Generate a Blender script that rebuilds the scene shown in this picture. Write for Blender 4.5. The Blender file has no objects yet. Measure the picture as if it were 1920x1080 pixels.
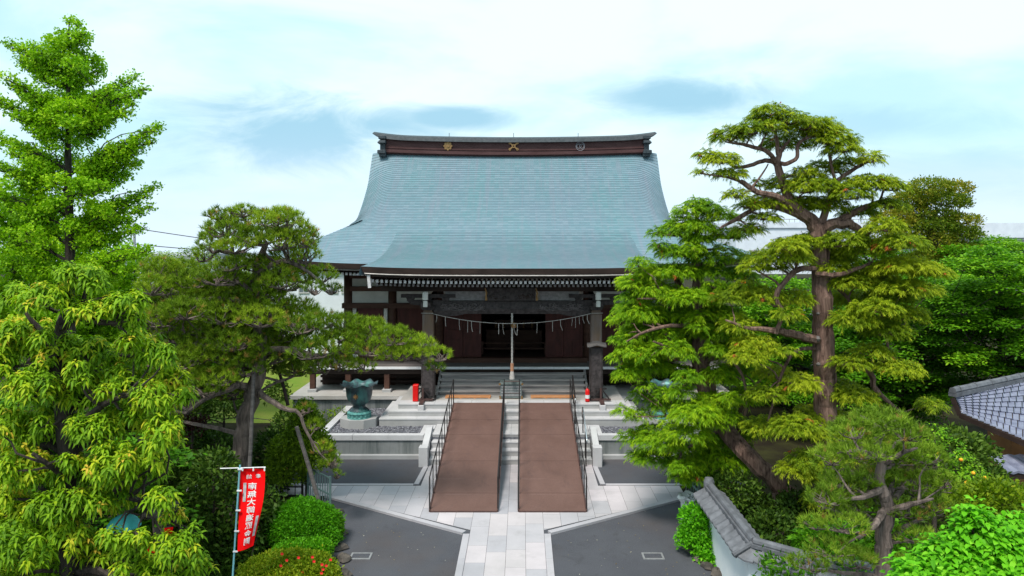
import bpy, math, random
import numpy as np
from mathutils import Vector
random.seed(7)
RNG = np.random.default_rng(11)
SC = bpy.context.scene
COL = SC.collection
R = math.radians

# ------------------------------------------------------------------ camera
CX, CZ, F = 0.37, 7.0, 1330.0          # camera offset, height (m), focal length in photo pixels
cam_data = bpy.data.cameras.new('camera')
cam_data.sensor_width = 36.0
cam_data.lens = F / 1920 * 36
cam_data.shift_x = -20 / 1920
cam_data.shift_y = -98 / 1920
cam_data.clip_start = 0.1
cam_data.clip_end = 3000
cam = bpy.data.objects.new('camera', cam_data)
cam.location = (CX, 0, CZ)
cam.rotation_euler = (R(90), 0, 0)
COL.objects.link(cam)
SC.camera = cam

# ------------------------------------------------------------------ world, sun, exposure
SUN_EL, SUN_ROT = R(60), R(-150)
world = bpy.data.worlds.new("World")
SC.world = world
world.use_nodes = True
nt = world.node_tree
nt.nodes.clear()
def wn(t, **k):
    n = nt.nodes.new(t)
    for a, b in k.items(): setattr(n, a, b)
    return n
def wl(a, b): nt.links.new(a, b)
def wmath(op, a, b=None, c=None, clamp=False):
    n = wn('ShaderNodeMath', operation=op); n.use_clamp = clamp
    for i, v in enumerate((a, b, c)):
        if v is None: continue
        if isinstance(v, (int, float)): n.inputs[i].default_value = v
        else: wl(v, n.inputs[i])
    return n.outputs[0]
def wmix(f, a, b):
    n = wn('ShaderNodeMix', data_type='RGBA'); n.clamp_factor = True
    for s, v in ((n.inputs[0], f), (n.inputs[6], a), (n.inputs[7], b)):
        if isinstance(v, tuple): s.default_value = (*v, 1)
        elif isinstance(v, (int, float)): s.default_value = v
        else: wl(v, s)
    return n.outputs[2]
sky = wn('ShaderNodeTexSky', sky_type='NISHITA')
sky.sun_disc = False
sky.sun_elevation = SUN_EL
sky.sun_rotation = SUN_ROT
sky.air_density = 1.0; sky.dust_density = 0.6; sky.ozone_density = 1.5
tc = wn('ShaderNodeTexCoord')
sep = wn('ShaderNodeSeparateXYZ'); wl(tc.outputs['Generated'], sep.inputs[0])
ux = wmath('DIVIDE', sep.outputs[0], wmath('MAXIMUM', sep.outputs[1], 0.15))
uz = wmath('DIVIDE', sep.outputs[2], wmath('MAXIMUM', sep.outputs[1], 0.15))
comb = wn('ShaderNodeCombineXYZ'); wl(ux, comb.inputs[0]); wl(wmath('MULTIPLY', uz, 2.6), comb.inputs[1])
def wnoise(scale, detail, rough=0.5, off=(0, 0, 0), dist=0.0, vec=None):
    m = wn('ShaderNodeMapping'); m.inputs['Location'].default_value = off
    wl(vec or comb.outputs[0], m.inputs[0])
    n = wn('ShaderNodeTexNoise'); n.inputs['Scale'].default_value = scale
    n.inputs['Detail'].default_value = detail; n.inputs['Roughness'].default_value = rough
    n.inputs['Distortion'].default_value = dist
    wl(m.outputs[0], n.inputs['Vector']); return n.outputs[0]
def wstep(v, a, b):
    n = wn('ShaderNodeMapRange', interpolation_type='SMOOTHSTEP'); wl(v, n.inputs[0])
    n.inputs[1].default_value = a; n.inputs[2].default_value = b
    return n.outputs[0]
K = 9.2
base = wmix(0.9, sky.outputs[0], (0.56 * K, 0.86 * K, 0.96 * K))         # thin bright veil over blue
white = wstep(wnoise(1.9, 6, 0.55, (3.1, 0.4, 0), 0.3), 0.34, 0.60)
c1 = wmix(white, base, (0.80 * K, 0.97 * K, 1.02 * K))
nz = wnoise(6.5, 6, 0.62, (7, 2, 0), 0.6)
def blob(x, y, rx, ry, wob=0.9):          # a soft grey cloud bank in one direction of the sky
    cx, cz = (x - 980) / 1330, (442 - y) / 1330
    a = wmath('DIVIDE', wmath('SUBTRACT', ux, cx), rx / 1330)
    b = wmath('DIVIDE', wmath('SUBTRACT', uz, cz), ry / 1330)
    d2 = wmath('ADD', wmath('MULTIPLY', a, a), wmath('MULTIPLY', b, b))
    d = wmath('ADD', wmath('SQRT', d2), wmath('MULTIPLY', wmath('SUBTRACT', nz, 0.5), wob))
    return wmath('SUBTRACT', 1.0, wstep(d, 0.25, 1.25))
bl = wmath('MULTIPLY', blob(570, 250, 300, 70, 2.0), 1.0)
for a in ((1285, 186, 185, 44, 1.5), (860, 222, 130, 28, 1.6)):
    bl = wmath('MAXIMUM', bl, blob(*a))
bl = wmath('MAXIMUM', bl, wmath('MULTIPLY', blob(1650, 235, 260, 40, 2.), 0.5))
bl = wmath('MAXIMUM', bl, wmath('MULTIPLY', blob(1800, 330, 300, 70, 2.), 0.45))
c2 = wmix(wmath('MULTIPLY', bl, 0.95), c1, (0.34 * K, 0.60 * K, 0.76 * K))
lo = wmath('SUBTRACT', 1.0, wstep(uz, 0.0, 0.17))
c3 = wmix(wmath('MULTIPLY', lo, 0.65), c2, (0.66 * K, 0.80 * K, 0.97 * K))
bg = wn('ShaderNodeBackground'); bg.inputs['Strength'].default_value = 0.1
wl(c3, bg.inputs['Color'])
out = wn('ShaderNodeOutputWorld'); wl(bg.outputs[0], out.inputs[0])

sun_data = bpy.data.lights.new('sun', 'SUN')
sun_data.energy = 3.4
sun_data.angle = R(16)
sun_data.color = (1.0, 0.95, 0.86)
sun = bpy.data.objects.new('sun', sun_data)
# light comes from the left behind the camera, high up, through thin cloud
sd = Vector((math.sin(SUN_ROT) * math.cos(SUN_EL), math.cos(SUN_ROT) * math.cos(SUN_EL), math.sin(SUN_EL)))
sun.rotation_euler = sd.to_track_quat('Z', 'Y').to_euler()
sun.location = (0, 0, 60)
COL.objects.link(sun)
SC.view_settings.view_transform = 'Standard'
SC.view_settings.look = 'None'
SC.view_settings.exposure = 0.36
SC.view_settings.gamma = 1.0

# ------------------------------------------------------------------ helpers
def PW(px, py, d):
    return np.array((CX + (px - 980) * d / F, d, CZ - (py - 442) * d / F))

def empty(name, loc, label, cat, group=None):
    o = bpy.data.objects.new(name, None)
    o.empty_display_size = 0.3
    o.location = loc
    COL.objects.link(o)
    o['label'] = label; o['category'] = cat
    if group: o['group'] = group
    return o
def tag(o, label, cat, group=None):
    o['label'] = label; o['category'] = cat
    if group: o['group'] = group
    return o
def base_of(parent):
    v = np.zeros(3)
    while parent is not None:
        v = v + np.array(parent.location); parent = parent.parent
    return v
def np_mesh(name, V, faces_flat, counts, mats, parent=None, attr=None, mi=None, smooth=False):
    V = np.asarray(V, dtype=np.float32)
    if parent is not None: V = V - base_of(parent).astype(np.float32)
    me = bpy.data.meshes.new(name)
    me.vertices.add(len(V)); me.vertices.foreach_set('co', V.ravel())
    faces_flat = np.asarray(faces_flat, dtype=np.int32); counts = np.asarray(counts, dtype=np.int32)
    me.loops.add(len(faces_flat)); me.loops.foreach_set('vertex_index', faces_flat)
    me.polygons.add(len(counts))
    st = np.zeros(len(counts), dtype=np.int32); st[1:] = np.cumsum(counts)[:-1]
    me.polygons.foreach_set('loop_start', st)
    if mi is not None: me.polygons.foreach_set('material_index', np.asarray(mi, dtype=np.int32))
    me.polygons.foreach_set('use_smooth', np.full(len(counts), bool(smooth)))
    if attr is not None:
        a = me.attributes.new('tint', 'FLOAT', 'POINT')
        a.data.foreach_set('value', np.asarray(attr, dtype=np.float32))
    for m in (mats if isinstance(mats, (list, tuple)) else [mats]): me.materials.append(m)
    me.update(calc_edges=True)
    o = bpy.data.objects.new(name, me)
    COL.objects.link(o)
    if parent is not None: o.parent = parent
    return o

class MB:
    def __init__(s): s.v = []; s.f = []; s.m = []; s.t = []; s.cm = 0; s.ct = 0.5
    def add(s, vs, fs):
        b = len(s.v)
        s.v.extend([tuple(map(float, q)) for q in vs]); s.t.extend([s.ct] * len(vs))
        for f in fs: s.f.append([b + i for i in f]); s.m.append(s.cm)
    def box(s, x0, x1, y0, y1, z0, z1):
        if x0 > x1: x0, x1 = x1, x0
        if y0 > y1: y0, y1 = y1, y0
        s.add([(x0,y0,z0),(x1,y0,z0),(x1,y1,z0),(x0,y1,z0),(x0,y0,z1),(x1,y0,z1),(x1,y1,z1),(x0,y1,z1)],
              [(0,3,2,1),(4,5,6,7),(0,1,5,4),(1,2,6,5),(2,3,7,6),(3,0,4,7)])
        return s
    def bbox(s, x0, x1, y0, y1, z0, z1, b=0.01):      # a box with chamfered vertical and top edges
        if x0 > x1: x0, x1 = x1, x0
        if y0 > y1: y0, y1 = y1, y0
        def ring(i, z): return [(x0+i+b,y0+i,z),(x1-i-b,y0+i,z),(x1-i,y0+i+b,z),(x1-i,y1-i-b,z),(x1-i-b,y1-i,z),(x0+i+b,y1-i,z),(x0+i,y1-i-b,z),(x0+i,y0+i+b,z)]
        vs = ring(0, z0) + ring(0, z1 - b) + ring(b, z1)
        fs = [tuple(range(7, -1, -1)), tuple(range(16, 24))]
        for k in (0, 8):
            for i in range(8): fs.append((k+i, k+(i+1) % 8, k+8+(i+1) % 8, k+8+i))
        s.add(vs, fs); return s
    def beam(s, a, b, w, h, up=(0, 0, 1)):            # box along a line
        a = np.array(a, float); b = np.array(b, float); d = b - a; d /= np.linalg.norm(d)
        u = np.array(up, float); sx = np.cross(d, u)
        if np.linalg.norm(sx) < 1e-6: sx = np.array((1., 0, 0))
        sx /= np.linalg.norm(sx); u = np.cross(sx, d)
        vs = []
        for p in (a, b):
            for i, j in ((-1,-1),(1,-1),(1,1),(-1,1)): vs.append(p + sx*i*w/2 + u*j*h/2)
        s.add(vs, [(3,2,1,0),(4,5,6,7),(0,1,5,4),(1,2,6,5),(2,3,7,6),(3,0,4,7)]); return s
    def prism(s, pts, ax, a, b):                      # polygon extruded along axis ax between a and b
        n = len(pts); vs = []
        for c in (a, b):
            for p in pts:
                q = list(p); q.insert(ax, c); vs.append(q)
        fs = [tuple(range(n - 1, -1, -1)), tuple(range(n, 2 * n))]
        for i in range(n): fs.append((i, (i+1) % n, n + (i+1) % n, n + i))
        s.add(vs, fs); return s
    def tube(s, pts, rad, n=8, cap=True):
        pts = [np.array(p, float) for p in pts]
        if isinstance(rad, (int, float)): rad = [rad] * len(pts)
        vs = []; prev = None
        for i, p in enumerate(pts):
            t = pts[min(i+1, len(pts)-1)] - pts[max(i-1, 0)]
            t /= (np.linalg.norm(t) + 1e-9)
            if prev is None:
                a = np.array((1., 0, 0)) if abs(t[0]) < .8 else np.array((0, 1., 0))
            else: a = prev
            u = a - t * np.dot(a, t); u /= (np.linalg.norm(u) + 1e-9); prev = u; w = np.cross(t, u)
            for k in range(n):
                an = 2 * math.pi * k / n
                vs.append(p + (u * math.cos(an) + w * math.sin(an)) * rad[i])
        fs = []
        for i in range(len(pts) - 1):
            for k in range(n): fs.append((i*n+k, i*n+(k+1) % n, (i+1)*n+(k+1) % n, (i+1)*n+k))
        if cap: fs += [tuple(range(n-1, -1, -1)), tuple(range((len(pts)-1)*n, len(pts)*n))]
        s.add(vs, fs); return s
    def lathe(s, prof, c, n=24, fn=None):
        vs = []
        for j, (r, z) in enumerate(prof):
            for k in range(n):
                a = 2 * math.pi * k / n
                rr, zz = (r, z) if fn is None else fn(r, z, a, j)
                vs.append((c[0] + rr*math.cos(a), c[1] + rr*math.sin(a), c[2] + zz))
        fs = []
        for j in range(len(prof) - 1):
            for k in range(n): fs.append((j*n+k, j*n+(k+1) % n, (j+1)*n+(k+1) % n, (j+1)*n+k))
        s.add(vs, fs); return s
    def build(s, name, mats, parent=None, smooth=False):
        flat = [i for f in s.f for i in f]; cnt = [len(f) for f in s.f]
        return np_mesh(name, np.array(s.v), flat, cnt, mats, parent, s.t, s.m, smooth)
def struct(o, kind='structure'):
    o['kind'] = kind; return o
def copy_child(src, parent, loc=None):
    c = src.copy(); COL.objects.link(c); c.parent = parent
    if loc is not None: c.location = loc
    return c
def copy_thing(root, loc, label, scale=None, rotz=None):
    r = root.copy(); COL.objects.link(r); r.location = loc; r['label'] = label
    if rotz is not None: r.rotation_euler.z = rotz
    if scale is not None: r.scale = scale
    for ch in list(root.children):
        c = ch.copy(); COL.objects.link(c); c.parent = r
        for g in list(ch.children):
            d = g.copy(); COL.objects.link(d); d.parent = c
    return r

# ------------------------------------------------------------------ materials
class NT:
    def __init__(s, name):
        s.m = bpy.data.materials.new(name); s.m.use_nodes = True; s.t = s.m.node_tree
        s.p = s.t.nodes['Principled BSDF']; s.o = s.t.nodes['Material Output']
        s.tc = s.n('ShaderNodeTexCoord')
    def n(s, t, **k):
        q = s.t.nodes.new(t)
        for a, b in k.items(): setattr(q, a, b)
        return q
    def l(s, a, b): s.t.links.new(a, b)
    def vec(s, scale=(1, 1, 1)):
        m = s.n('ShaderNodeMapping'); m.inputs['Scale'].default_value = scale
        s.l(s.tc.outputs['Object'], m.inputs[0]); return m.outputs[0]
    def noise(s, scale, detail=4, rough=.55, st=(1, 1, 1), dist=0):
        q = s.n('ShaderNodeTexNoise'); q.inputs['Scale'].default_value = scale
        q.inputs['Detail'].default_value = detail; q.inputs['Roughness'].default_value = rough
        q.inputs['Distortion'].default_value = dist
        s.l(s.vec(st), q.inputs['Vector']); return q.outputs[0]
    def step(s, v, a, b, c=0, d=1):
        q = s.n('ShaderNodeMapRange'); s.l(v, q.inputs[0])
        for i, x in enumerate((a, b, c, d)): q.inputs[i+1].default_value = x
        return q.outputs[0]
    def mix(s, f, a, b, bt='MIX'):
        q = s.n('ShaderNodeMix', data_type='RGBA', blend_type=bt)
        for k, v in ((q.inputs[0], f), (q.inputs[6], a), (q.inputs[7], b)):
            if isinstance(v, tuple): k.default_value = (*v, 1)
            elif isinstance(v, (int, float)): k.default_value = v
            else: s.l(v, k)
        return q.outputs[2]
    def math(s, op, a, b):
        q = s.n('ShaderNodeMath', operation=op)
        for i, v in enumerate((a, b)):
            if isinstance(v, (int, float)): q.inputs[i].default_value = v
            else: s.l(v, q.inputs[i])
        return q.outputs[0]
    def attr(s):
        q = s.n('ShaderNodeAttribute'); q.attribute_name = 'tint'; return q.outputs['Fac']
    def ramp(s, f, stops):
        q = s.n('ShaderNodeValToRGB'); s.l(f, q.inputs[0]); e = q.color_ramp.elements
        while len(e) < len(stops): e.new(.5)
        for i, (p, c) in enumerate(stops): e[i].position = p; e[i].color = (*c, 1)
        return q.outputs[0]
    def bump(s, h, dist=.01, strength=.5):
        q = s.n('ShaderNodeBump'); q.inputs['Distance'].default_value = dist; q.inputs['Strength'].default_value = strength
        s.l(h, q.inputs['Height']); s.l(q.outputs[0], s.p.inputs['Normal'])
    def fin(s, col, rough=.7, spec=.4, metal=0):
        if isinstance(col, tuple): s.p.inputs['Base Color'].default_value = (*col, 1)
        else: s.l(col, s.p.inputs['Base Color'])
        if isinstance(rough, (int, float)): s.p.inputs['Roughness'].default_value = rough
        else: s.l(rough, s.p.inputs['Roughness'])
        s.p.inputs['Specular IOR Level'].default_value = spec
        s.p.inputs['Metallic'].default_value = metal
        return s.m
def simple(name, a, b, scale=6, rough=.7, spec=.4, metal=0, bump=.004, st=(1, 1, 1), detail=5, lo=.35, hi=.65):
    q = NT(name); n = q.noise(scale, detail, .6, st)
    c = q.mix(q.step(n, lo, hi), a, b)
    q.bump(n, bump, .6)
    return q.fin(c, rough, spec, metal)

M = {}
# patinated copper roof sheets: tint is per sheet, plus long vertical run-off streaks
q = NT('patina_copper')
big = q.noise(.45, 4, .6, (1, .55, .55)); streak = q.noise(5, 5, .7, (1, .04, .04)); mid = q.noise(5, 4, .6)
c = q.mix(q.step(big, .36, .64), (.130, .200, .255), (.105, .215, .25))
c = q.mix(q.math('MULTIPLY', q.step(streak, .48, .66), .75), c, (.165, .20, .255))
c = q.mix(q.math('MULTIPLY', q.step(mid, .5, .75), .25), c, (.17, .205, .245))
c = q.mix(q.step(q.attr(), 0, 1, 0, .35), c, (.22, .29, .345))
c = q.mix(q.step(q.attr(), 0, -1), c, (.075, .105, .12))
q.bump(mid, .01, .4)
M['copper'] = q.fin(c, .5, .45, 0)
M['slate'] = simple('dark_copper_cap', (.022, .032, .04), (.05, .06, .07), 8, .6, .3, 0)
M['ridge'] = simple('brown_copper_ridge', (.055, .020, .020), (.085, .038, .038), 3, .65, .3, 0, st=(.4, 1, 2))
M['wood'] = simple('dark_wood', (.022, .013, .011), (.050, .030, .025), 4, .7, .3, st=(.3, 1, 1))
M['wood_beam'] = simple('brown_wood', (.055, .024, .017), (.095, .045, .032), 4, .65, .3, st=(.25, 1, 1))
M['wood_grey'] = simple('weathered_grey_wood', (.095, .085, .085), (.175, .155, .15), 5, .8, .25, st=(.16, 1.5, 3))
M['wood_step'] = simple('weathered_step_wood', (.14, .13, .135), (.36, .33, .32), 3, .8, .25, st=(.35, 1.5, 4), lo=.3, hi=.7)
q = NT('pillar_wood'); n1 = q.noise(9, 5, .6, (1, 1, .1)); n2 = q.noise(1.6, 4, .6, (1, 1, .5))
M['pillar'] = q.fin(q.mix(q.step(n2, .4, .65), q.mix(q.step(n1, .3, .7), (.12, .095, .09), (.20, .17, .165)), (.19, .12, .075)), .8, .25)
M['door'] = simple('red_lacquered_door', (.052, .011, .009), (.085, .020, .017), 5, .55, .35, st=(1, 1, .3))
M['carve'] = simple('carved_wood', (.030, .025, .026), (.075, .062, .064), 10, .7, .3)
M['plaster'] = simple('grey_white_plaster', (.52, .52, .50), (.62, .62, .60), 3, .85, .2)
M['white'] = simple('white_paint', (.68, .69, .72), (.80, .80, .82), 4, .6, .3)
M['ivory'] = simple('white_rafter_end', (.42, .41, .43), (.66, .64, .66), 9, .6, .3)
M['gold'] = simple('gilt_metal', (.20, .11, .045), (.32, .19, .08), 20, .5, .4, .5)
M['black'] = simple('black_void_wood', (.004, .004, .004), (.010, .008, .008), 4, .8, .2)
M['gutter'] = simple('grey_gutter', (.28, .26, .25), (.44, .41, .40), 7, .5, .4, .3, st=(.5, 1, 1))
M['steel'] = simple('stainless_steel', (.55, .56, .58), (.68, .69, .7), 20, .25, .5, .9, bump=.0005)
M['iron'] = simple('brown_painted_iron', (.055, .028, .026), (.085, .045, .040), 15, .5, .5)
M['darkiron'] = simple('black_iron', (.010, .009, .010), (.025, .02, .02), 15, .5, .5)
q = NT('brown_rubber_ramp'); n1 = q.noise(60, 2); n2 = q.noise(1.1, 5, .6); n3 = q.noise(2.2, 5, .7, (.25, 3, 1))
c = q.mix(q.step(n2, .3, .7), (.115, .062, .050), (.155, .088, .074))
c = q.mix(q.math('MULTIPLY', q.step(n3, .60, .74), .35), c, (.22, .14, .135))
n5 = q.noise(1.4, 6, .75, (1, .5, 1), 1.5); c = q.mix(q.math('MULTIPLY', q.step(n5, .55, .68), .45), c, (.085, .05, .046))
c = q.mix(q.math('MULTIPLY', q.step(n1, .42, .66), .45), c, (.07, .038, .034))
M['ramp'] = (q.bump(n1, .004, .4), q.fin(c, .75, .3))[1]
def stone(name, a, b, stain, sc=1.5, sp=120):
    q = NT(name); n1 = q.noise(sc, 6, .6); n2 = q.noise(sp, 2, .5); n3 = q.noise(sc*.45, 5, .65)
    c = q.mix(q.step(n1, .3, .7), a, b)
    c = q.mix(q.math('MULTIPLY', q.step(n3, .5, .72), .55), c, stain)
    c = q.mix(q.math('MULTIPLY', q.step(n2, .5, .7), .22), c, tuple(x*.45 for x in a))
    q.bump(n2, .002, .5)
    return q, c
q, c = stone('granite', (.33, .33, .335), (.42, .41, .42), (.26, .26, .25)); M['granite'] = q.fin(c, .7, .35)
q, c = stone('granite_coping', (.45, .44, .46), (.54, .53, .55), (.38, .39, .38)); M['coping'] = q.fin(c, .7, .35)
q, c = stone('paving_granite', (.40, .38, .40), (.50, .47, .49), (.30, .29, .29), .7)
c = q.mix(1.0, c, q.ramp(q.attr(), [(0, (.78, .80, .84)), (.3, (.93, .94, .97)), (.65, (1.04, 1.01, 1.01)), (1, (1.16, 1.11, 1.13))]), 'MULTIPLY')
w = q.step(q.noise(1.3, 6, .7), .56, .72); c = q.mix(q.math('MULTIPLY', w, .4), c, (.26, .25, .25))
M['paving'] = q.fin(c, .68, .35)
q, c = stone('tan_granite_floor', (.36, .34, .32), (.44, .42, .41), (.30, .28, .27)); M['floorstone'] = q.fin(c, .75, .3)
# wall panels with damp streaks running down
q = NT('stained_stone_panel'); n1 = q.noise(1.2, 5, .6); n2 = q.noise(3.2, 6, .7, (1, 1, .10)); n3 = q.noise(90, 2)
c = q.mix(q.step(n1, .3, .7), (.18, .19, .195), (.27, .275, .28)); c = q.mix(q.math('MULTIPLY', q.step(n2, .46, .62), .85), c, (.075, .09, .09))
c = q.mix(q.step(q.attr(), 0, 1, 0, .5), c, (.14, .155, .155)); c = q.mix(q.math('MULTIPLY', q.step(n3, .5, .7), .2), c, (.12, .12, .12))
M['panel'] = q.fin(c, .8, .3)
q = NT('asphalt'); n1 = q.noise(70, 3, .8); n2 = q.noise(.55, 6, .65); n3 = q.noise(.25, 5, .6)
c = q.mix(q.step(n1, .3, .75), (.020, .021, .027), (.115, .117, .138)); c = q.mix(q.math('MULTIPLY', q.step(n2, .42, .7), .45), c, (.095, .098, .112))
c = q.mix(q.math('MULTIPLY', q.step(n3, .5, .7), .55), c, (.085, .062, .052)); n4 = q.noise(1.7, 6, .75, (1, 1, 1), 1.2); c = q.mix(q.math('MULTIPLY', q.step(n4, .56, .66), .35), c, (.038, .036, .04)); q.bump(n1, .006, .8)
M['asphalt'] = q.fin(c, .85, .3)
M['soil'] = simple('garden_soil', (.018, .014, .009), (.035, .035, .012), 1.2, .95, .1, bump=.05)
q = NT('lawn_grass'); n1 = q.noise(.8, 5); n2 = q.noise(30, 3)
M['lawn'] = q.fin(q.mix(q.step(n2, .3, .7), q.mix(q.step(n1, .35, .65), (.13, .24, .02), (.27, .27, .06)), (.10, .15, .02)), .9, .1)
M['gravel'] = simple('grey_gravel', (.075, .078, .095), (.21, .215, .24), 12, .8, .3, lo=.3, hi=.7)
q = NT('loose_gravel'); M['pebble'] = q.fin(q.ramp(q.attr(), [(0, (.055, .055, .07)), (.6, (.14, .14, .165)), (1, (.26, .26, .29))]), .8, .3)
q = NT('bronze_patina'); n1 = q.noise(7, 5, .6); n2 = q.noise(3, 4, .6, (1, 1, .3))
M['bronze'] = q.fin(q.mix(q.step(n2, .5, .62), q.mix(q.step(n1, .3, .7), (.022, .036, .044), (.055, .09, .105)), (.06, .17, .165)), .45, .5, .35)
M['red'] = simple('red_paint', (.62, .004, .004), (.72, .01, .008), 3, .4, .4, bump=.001)
q = NT('red_banner_cloth'); M['cloth'] = q.fin(q.mix(q.noise(3), (.95, .004, .006), (1.0, .006, .008)), .85, .1)
M['cyan'] = simple('pale_blue_tube', (.16, .42, .50), (.22, .5, .56), 4, .4, .4, bump=.001)
M['frame'] = simple('worn_steel_frame', (.24, .24, .25), (.34, .34, .35), 20, .5, .4, .3)
M['mat'] = simple('orange_wood_board', (.46, .20, .08), (.58, .28, .14), 8, .8, .2, st=(1, 4, 1))
M['rope'] = simple('pale_rope', (.36, .34, .33), (.55, .52, .5), 30, .9, .1)
M['rope_o'] = simple('orange_rope_tassel', (.42, .20, .12), (.5, .27, .17), 30, .9, .1)
M['tile'] = simple('grey_roof_tile', (.085, .088, .10), (.15, .155, .175), 5, .6, .3, 0)
M['tile_b'] = simple('bluish_roof_tile', (.16, .17, .25), (.26, .275, .37), 4, .42, .5, .1)
M['tan'] = simple('brown_house_wall', (.20, .10, .045), (.26, .135, .06), 3, .85, .2)
M['wallwhite'] = simple('white_garden_wall', (.70, .74, .78), (.80, .82, .84), 2, .8, .2)
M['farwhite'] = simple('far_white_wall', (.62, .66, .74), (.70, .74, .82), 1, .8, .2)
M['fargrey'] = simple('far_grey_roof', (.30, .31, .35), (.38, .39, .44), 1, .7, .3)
M['glass'] = simple('window_glass', (.10, .13, .16), (.17, .2, .23), 2, .15, .6)
M['greenmetal'] = simple('green_grey_metal', (.10, .17, .17), (.15, .23, .22), 8, .5, .4)
M['rock'] = simple('garden_rock', (.05, .045, .04), (.125, .105, .09), 4, .9, .2, bump=.04)
M['plastic'] = simple('cloudy_plastic', (.42, .44, .46), (.75, .77, .78), 6, .25, .5, lo=.4, hi=.6)
M['turq'] = simple('turquoise_cloth', (.05, .38, .40), (.08, .46, .47), 3, .7, .3)
M['orange'] = simple('orange_cloth', (.75, .18, .02), (.8, .42, .03), 3, .8, .2, lo=.45, hi=.55)
def bark(name, a, b, s=1):
    q = NT(name); n1 = q.noise(9*s, 6, .65, (1, 1, .16), .5); n2 = q.noise(2, 4)
    c = q.mix(q.step(n1, .35, .62), a, b); c = q.mix(q.math('MULTIPLY', q.step(n2, .5, .7), .4), c, tuple(x*.8 for x in b))
    q.bump(n1, .06, .9); return q.fin(c, .9, .2)
M['bark_pine'] = bark('pine_bark', (.045, .035, .031), (.22, .17, .15))
M['bark_red'] = bark('cypress_bark', (.055, .030, .024), (.25, .155, .125), 1.4)
M['bark_dark'] = bark('dark_bark', (.02, .016, .014), (.07, .055, .047))
def leafm(name, stops, trans=.32, rough=.55, spec=.16):
    q = NT(name); f = q.attr(); col = q.ramp(f, stops)
    q.fin(col, rough, spec)
    tr = q.n('ShaderNodeBsdfTranslucent')
    bright = q.mix(1.0, col, (1.15, 1.35, .6), 'MULTIPLY'); q.l(bright, tr.inputs[0])
    mx = q.n('ShaderNodeMixShader'); mx.inputs[0].default_value = trans
    q.l(q.p.outputs[0], mx.inputs[1]); q.l(tr.outputs[0], mx.inputs[2]); q.l(mx.outputs[0], q.o.inputs[0])
    return q.m
DEAD = (.42, .10, .025)
M['lf_ginkgo'] = leafm('ginkgo_leaf', [(0, (0.081, 0.198, .004)), (.5, (0.203, 0.418, .006)), (1, (0.378, 0.572, .012))])
M['lf_broad'] = leafm('broad_leaf', [(0, (0.078, 0.184, .006)), (.5, (0.221, 0.391, .010)), (.8, (0.467, 0.529, .02)), (1, (0.674, 0.460, .05))])
M['lf_pine'] = leafm('pine_needle', [(0, (0.070, 0.136, .008)), (.6, (0.208, 0.321, .014)), (.93, (0.335, 0.438, .025)), (1, (0.416, 0.258, .07))], .2)
M['lf_pine_b'] = leafm('bright_pine_needle', [(0, (.08, .15, .012)), (.6, (.19, .31, .02)), (.93, (.32, .44, .04)), (1, (.38, .24, .07))], .2)
M['lf_cyp'] = leafm('cypress_spray', [(0, (0.060, 0.122, .005)), (.5, (0.181, 0.271, .008)), (.97, (0.363, 0.424, .015)), (1, DEAD)], .3)
M['lf_cyp_b'] = leafm('bright_cypress_spray', [(0, (0.057, 0.155, .004)), (.5, (0.171, 0.338, .006)), (.985, (0.353, 0.502, .010)), (1, DEAD)], .3)
M['lf_maple'] = leafm('maple_leaf', [(0, (0.034, 0.120, .005)), (.6, (0.103, 0.280, .007)), (1, (0.253, 0.460, .015))])
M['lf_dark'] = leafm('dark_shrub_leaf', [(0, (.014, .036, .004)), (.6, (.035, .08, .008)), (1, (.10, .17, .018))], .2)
M['lf_azalea'] = leafm('azalea_leaf', [(0, (.04, .17, .004)), (.6, (.10, .33, .006)), (1, (.20, .43, .015))])
M['lf_az2'] = leafm('yellow_azalea_leaf', [(0, (.07, .14, .005)), (.6, (.19, .28, .008)), (1, (.33, .34, .02))])
M['lf_rust'] = leafm('russet_leaf', [(0, (0.059, 0.119, .006)), (.5, (0.158, 0.212, .012)), (1, (0.304, 0.238, .02))])
M['lf_lime'] = leafm('lime_leaf', [(0, (.06, .25, .006)), (.6, (.14, .46, .010)), (1, (.26, .58, .03))], .35)
M['lf_purple'] = leafm('purple_leaf', [(0, (.02, .006, .006)), (1, (.075, .02, .018))])
q = NT('flower'); M['flower'] = q.fin((.75, .03, .03), .7, .2)

# ================================================================== GROUND
def sheet(name, polys, z, mat, kind='structure'):
    b = MB()
    for p in polys: b.add([(x, y, z) for x, y in p], [tuple(range(len(p)))])
    return struct(b.build(name, mat), kind)
b = MB(); b.add([(-700, -60, -.006), (700, -60, -.006), (700, 90, -.006), (-700, 90, -.006), (1400, 1500, -48), (-1400, 1500, -48)], [(0, 1, 2, 3), (3, 2, 4, 5)])
struct(b.build('ground', M['soil']))
sheet('lawn', [[(-16, 26.5), (-8.6, 26.5), (-8.6, 46), (-16, 46)]], .004, M['lawn'])
sheet('asphalt', [[(-4.9, 4), (4.75, 4), (4.55, 19.15), (0, 19.0), (-4.9, 19.0)], [(-6.6, 19.9), (6.6, 19.9), (6.6, 22.4), (-6.6, 22.4)]], 0.0, M['asphalt'])
def clip(poly, a, b):            # keep the part of poly left of the line a->b
    out = []
    for i in range(len(poly)):
        p, q = poly[i], poly[(i+1) % len(poly)]
        sp = (b[0]-a[0])*(p[1]-a[1]) - (b[1]-a[1])*(p[0]-a[0]); sq = (b[0]-a[0])*(q[1]-a[1]) - (b[1]-a[1])*(q[0]-a[0])
        if sp >= 0: out.append(p)
        if sp*sq < 0:
            t = sp/(sp-sq); out.append((p[0]+t*(q[0]-p[0]), p[1]+t*(q[1]-p[1])))
    return out
KY = 16.65
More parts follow.
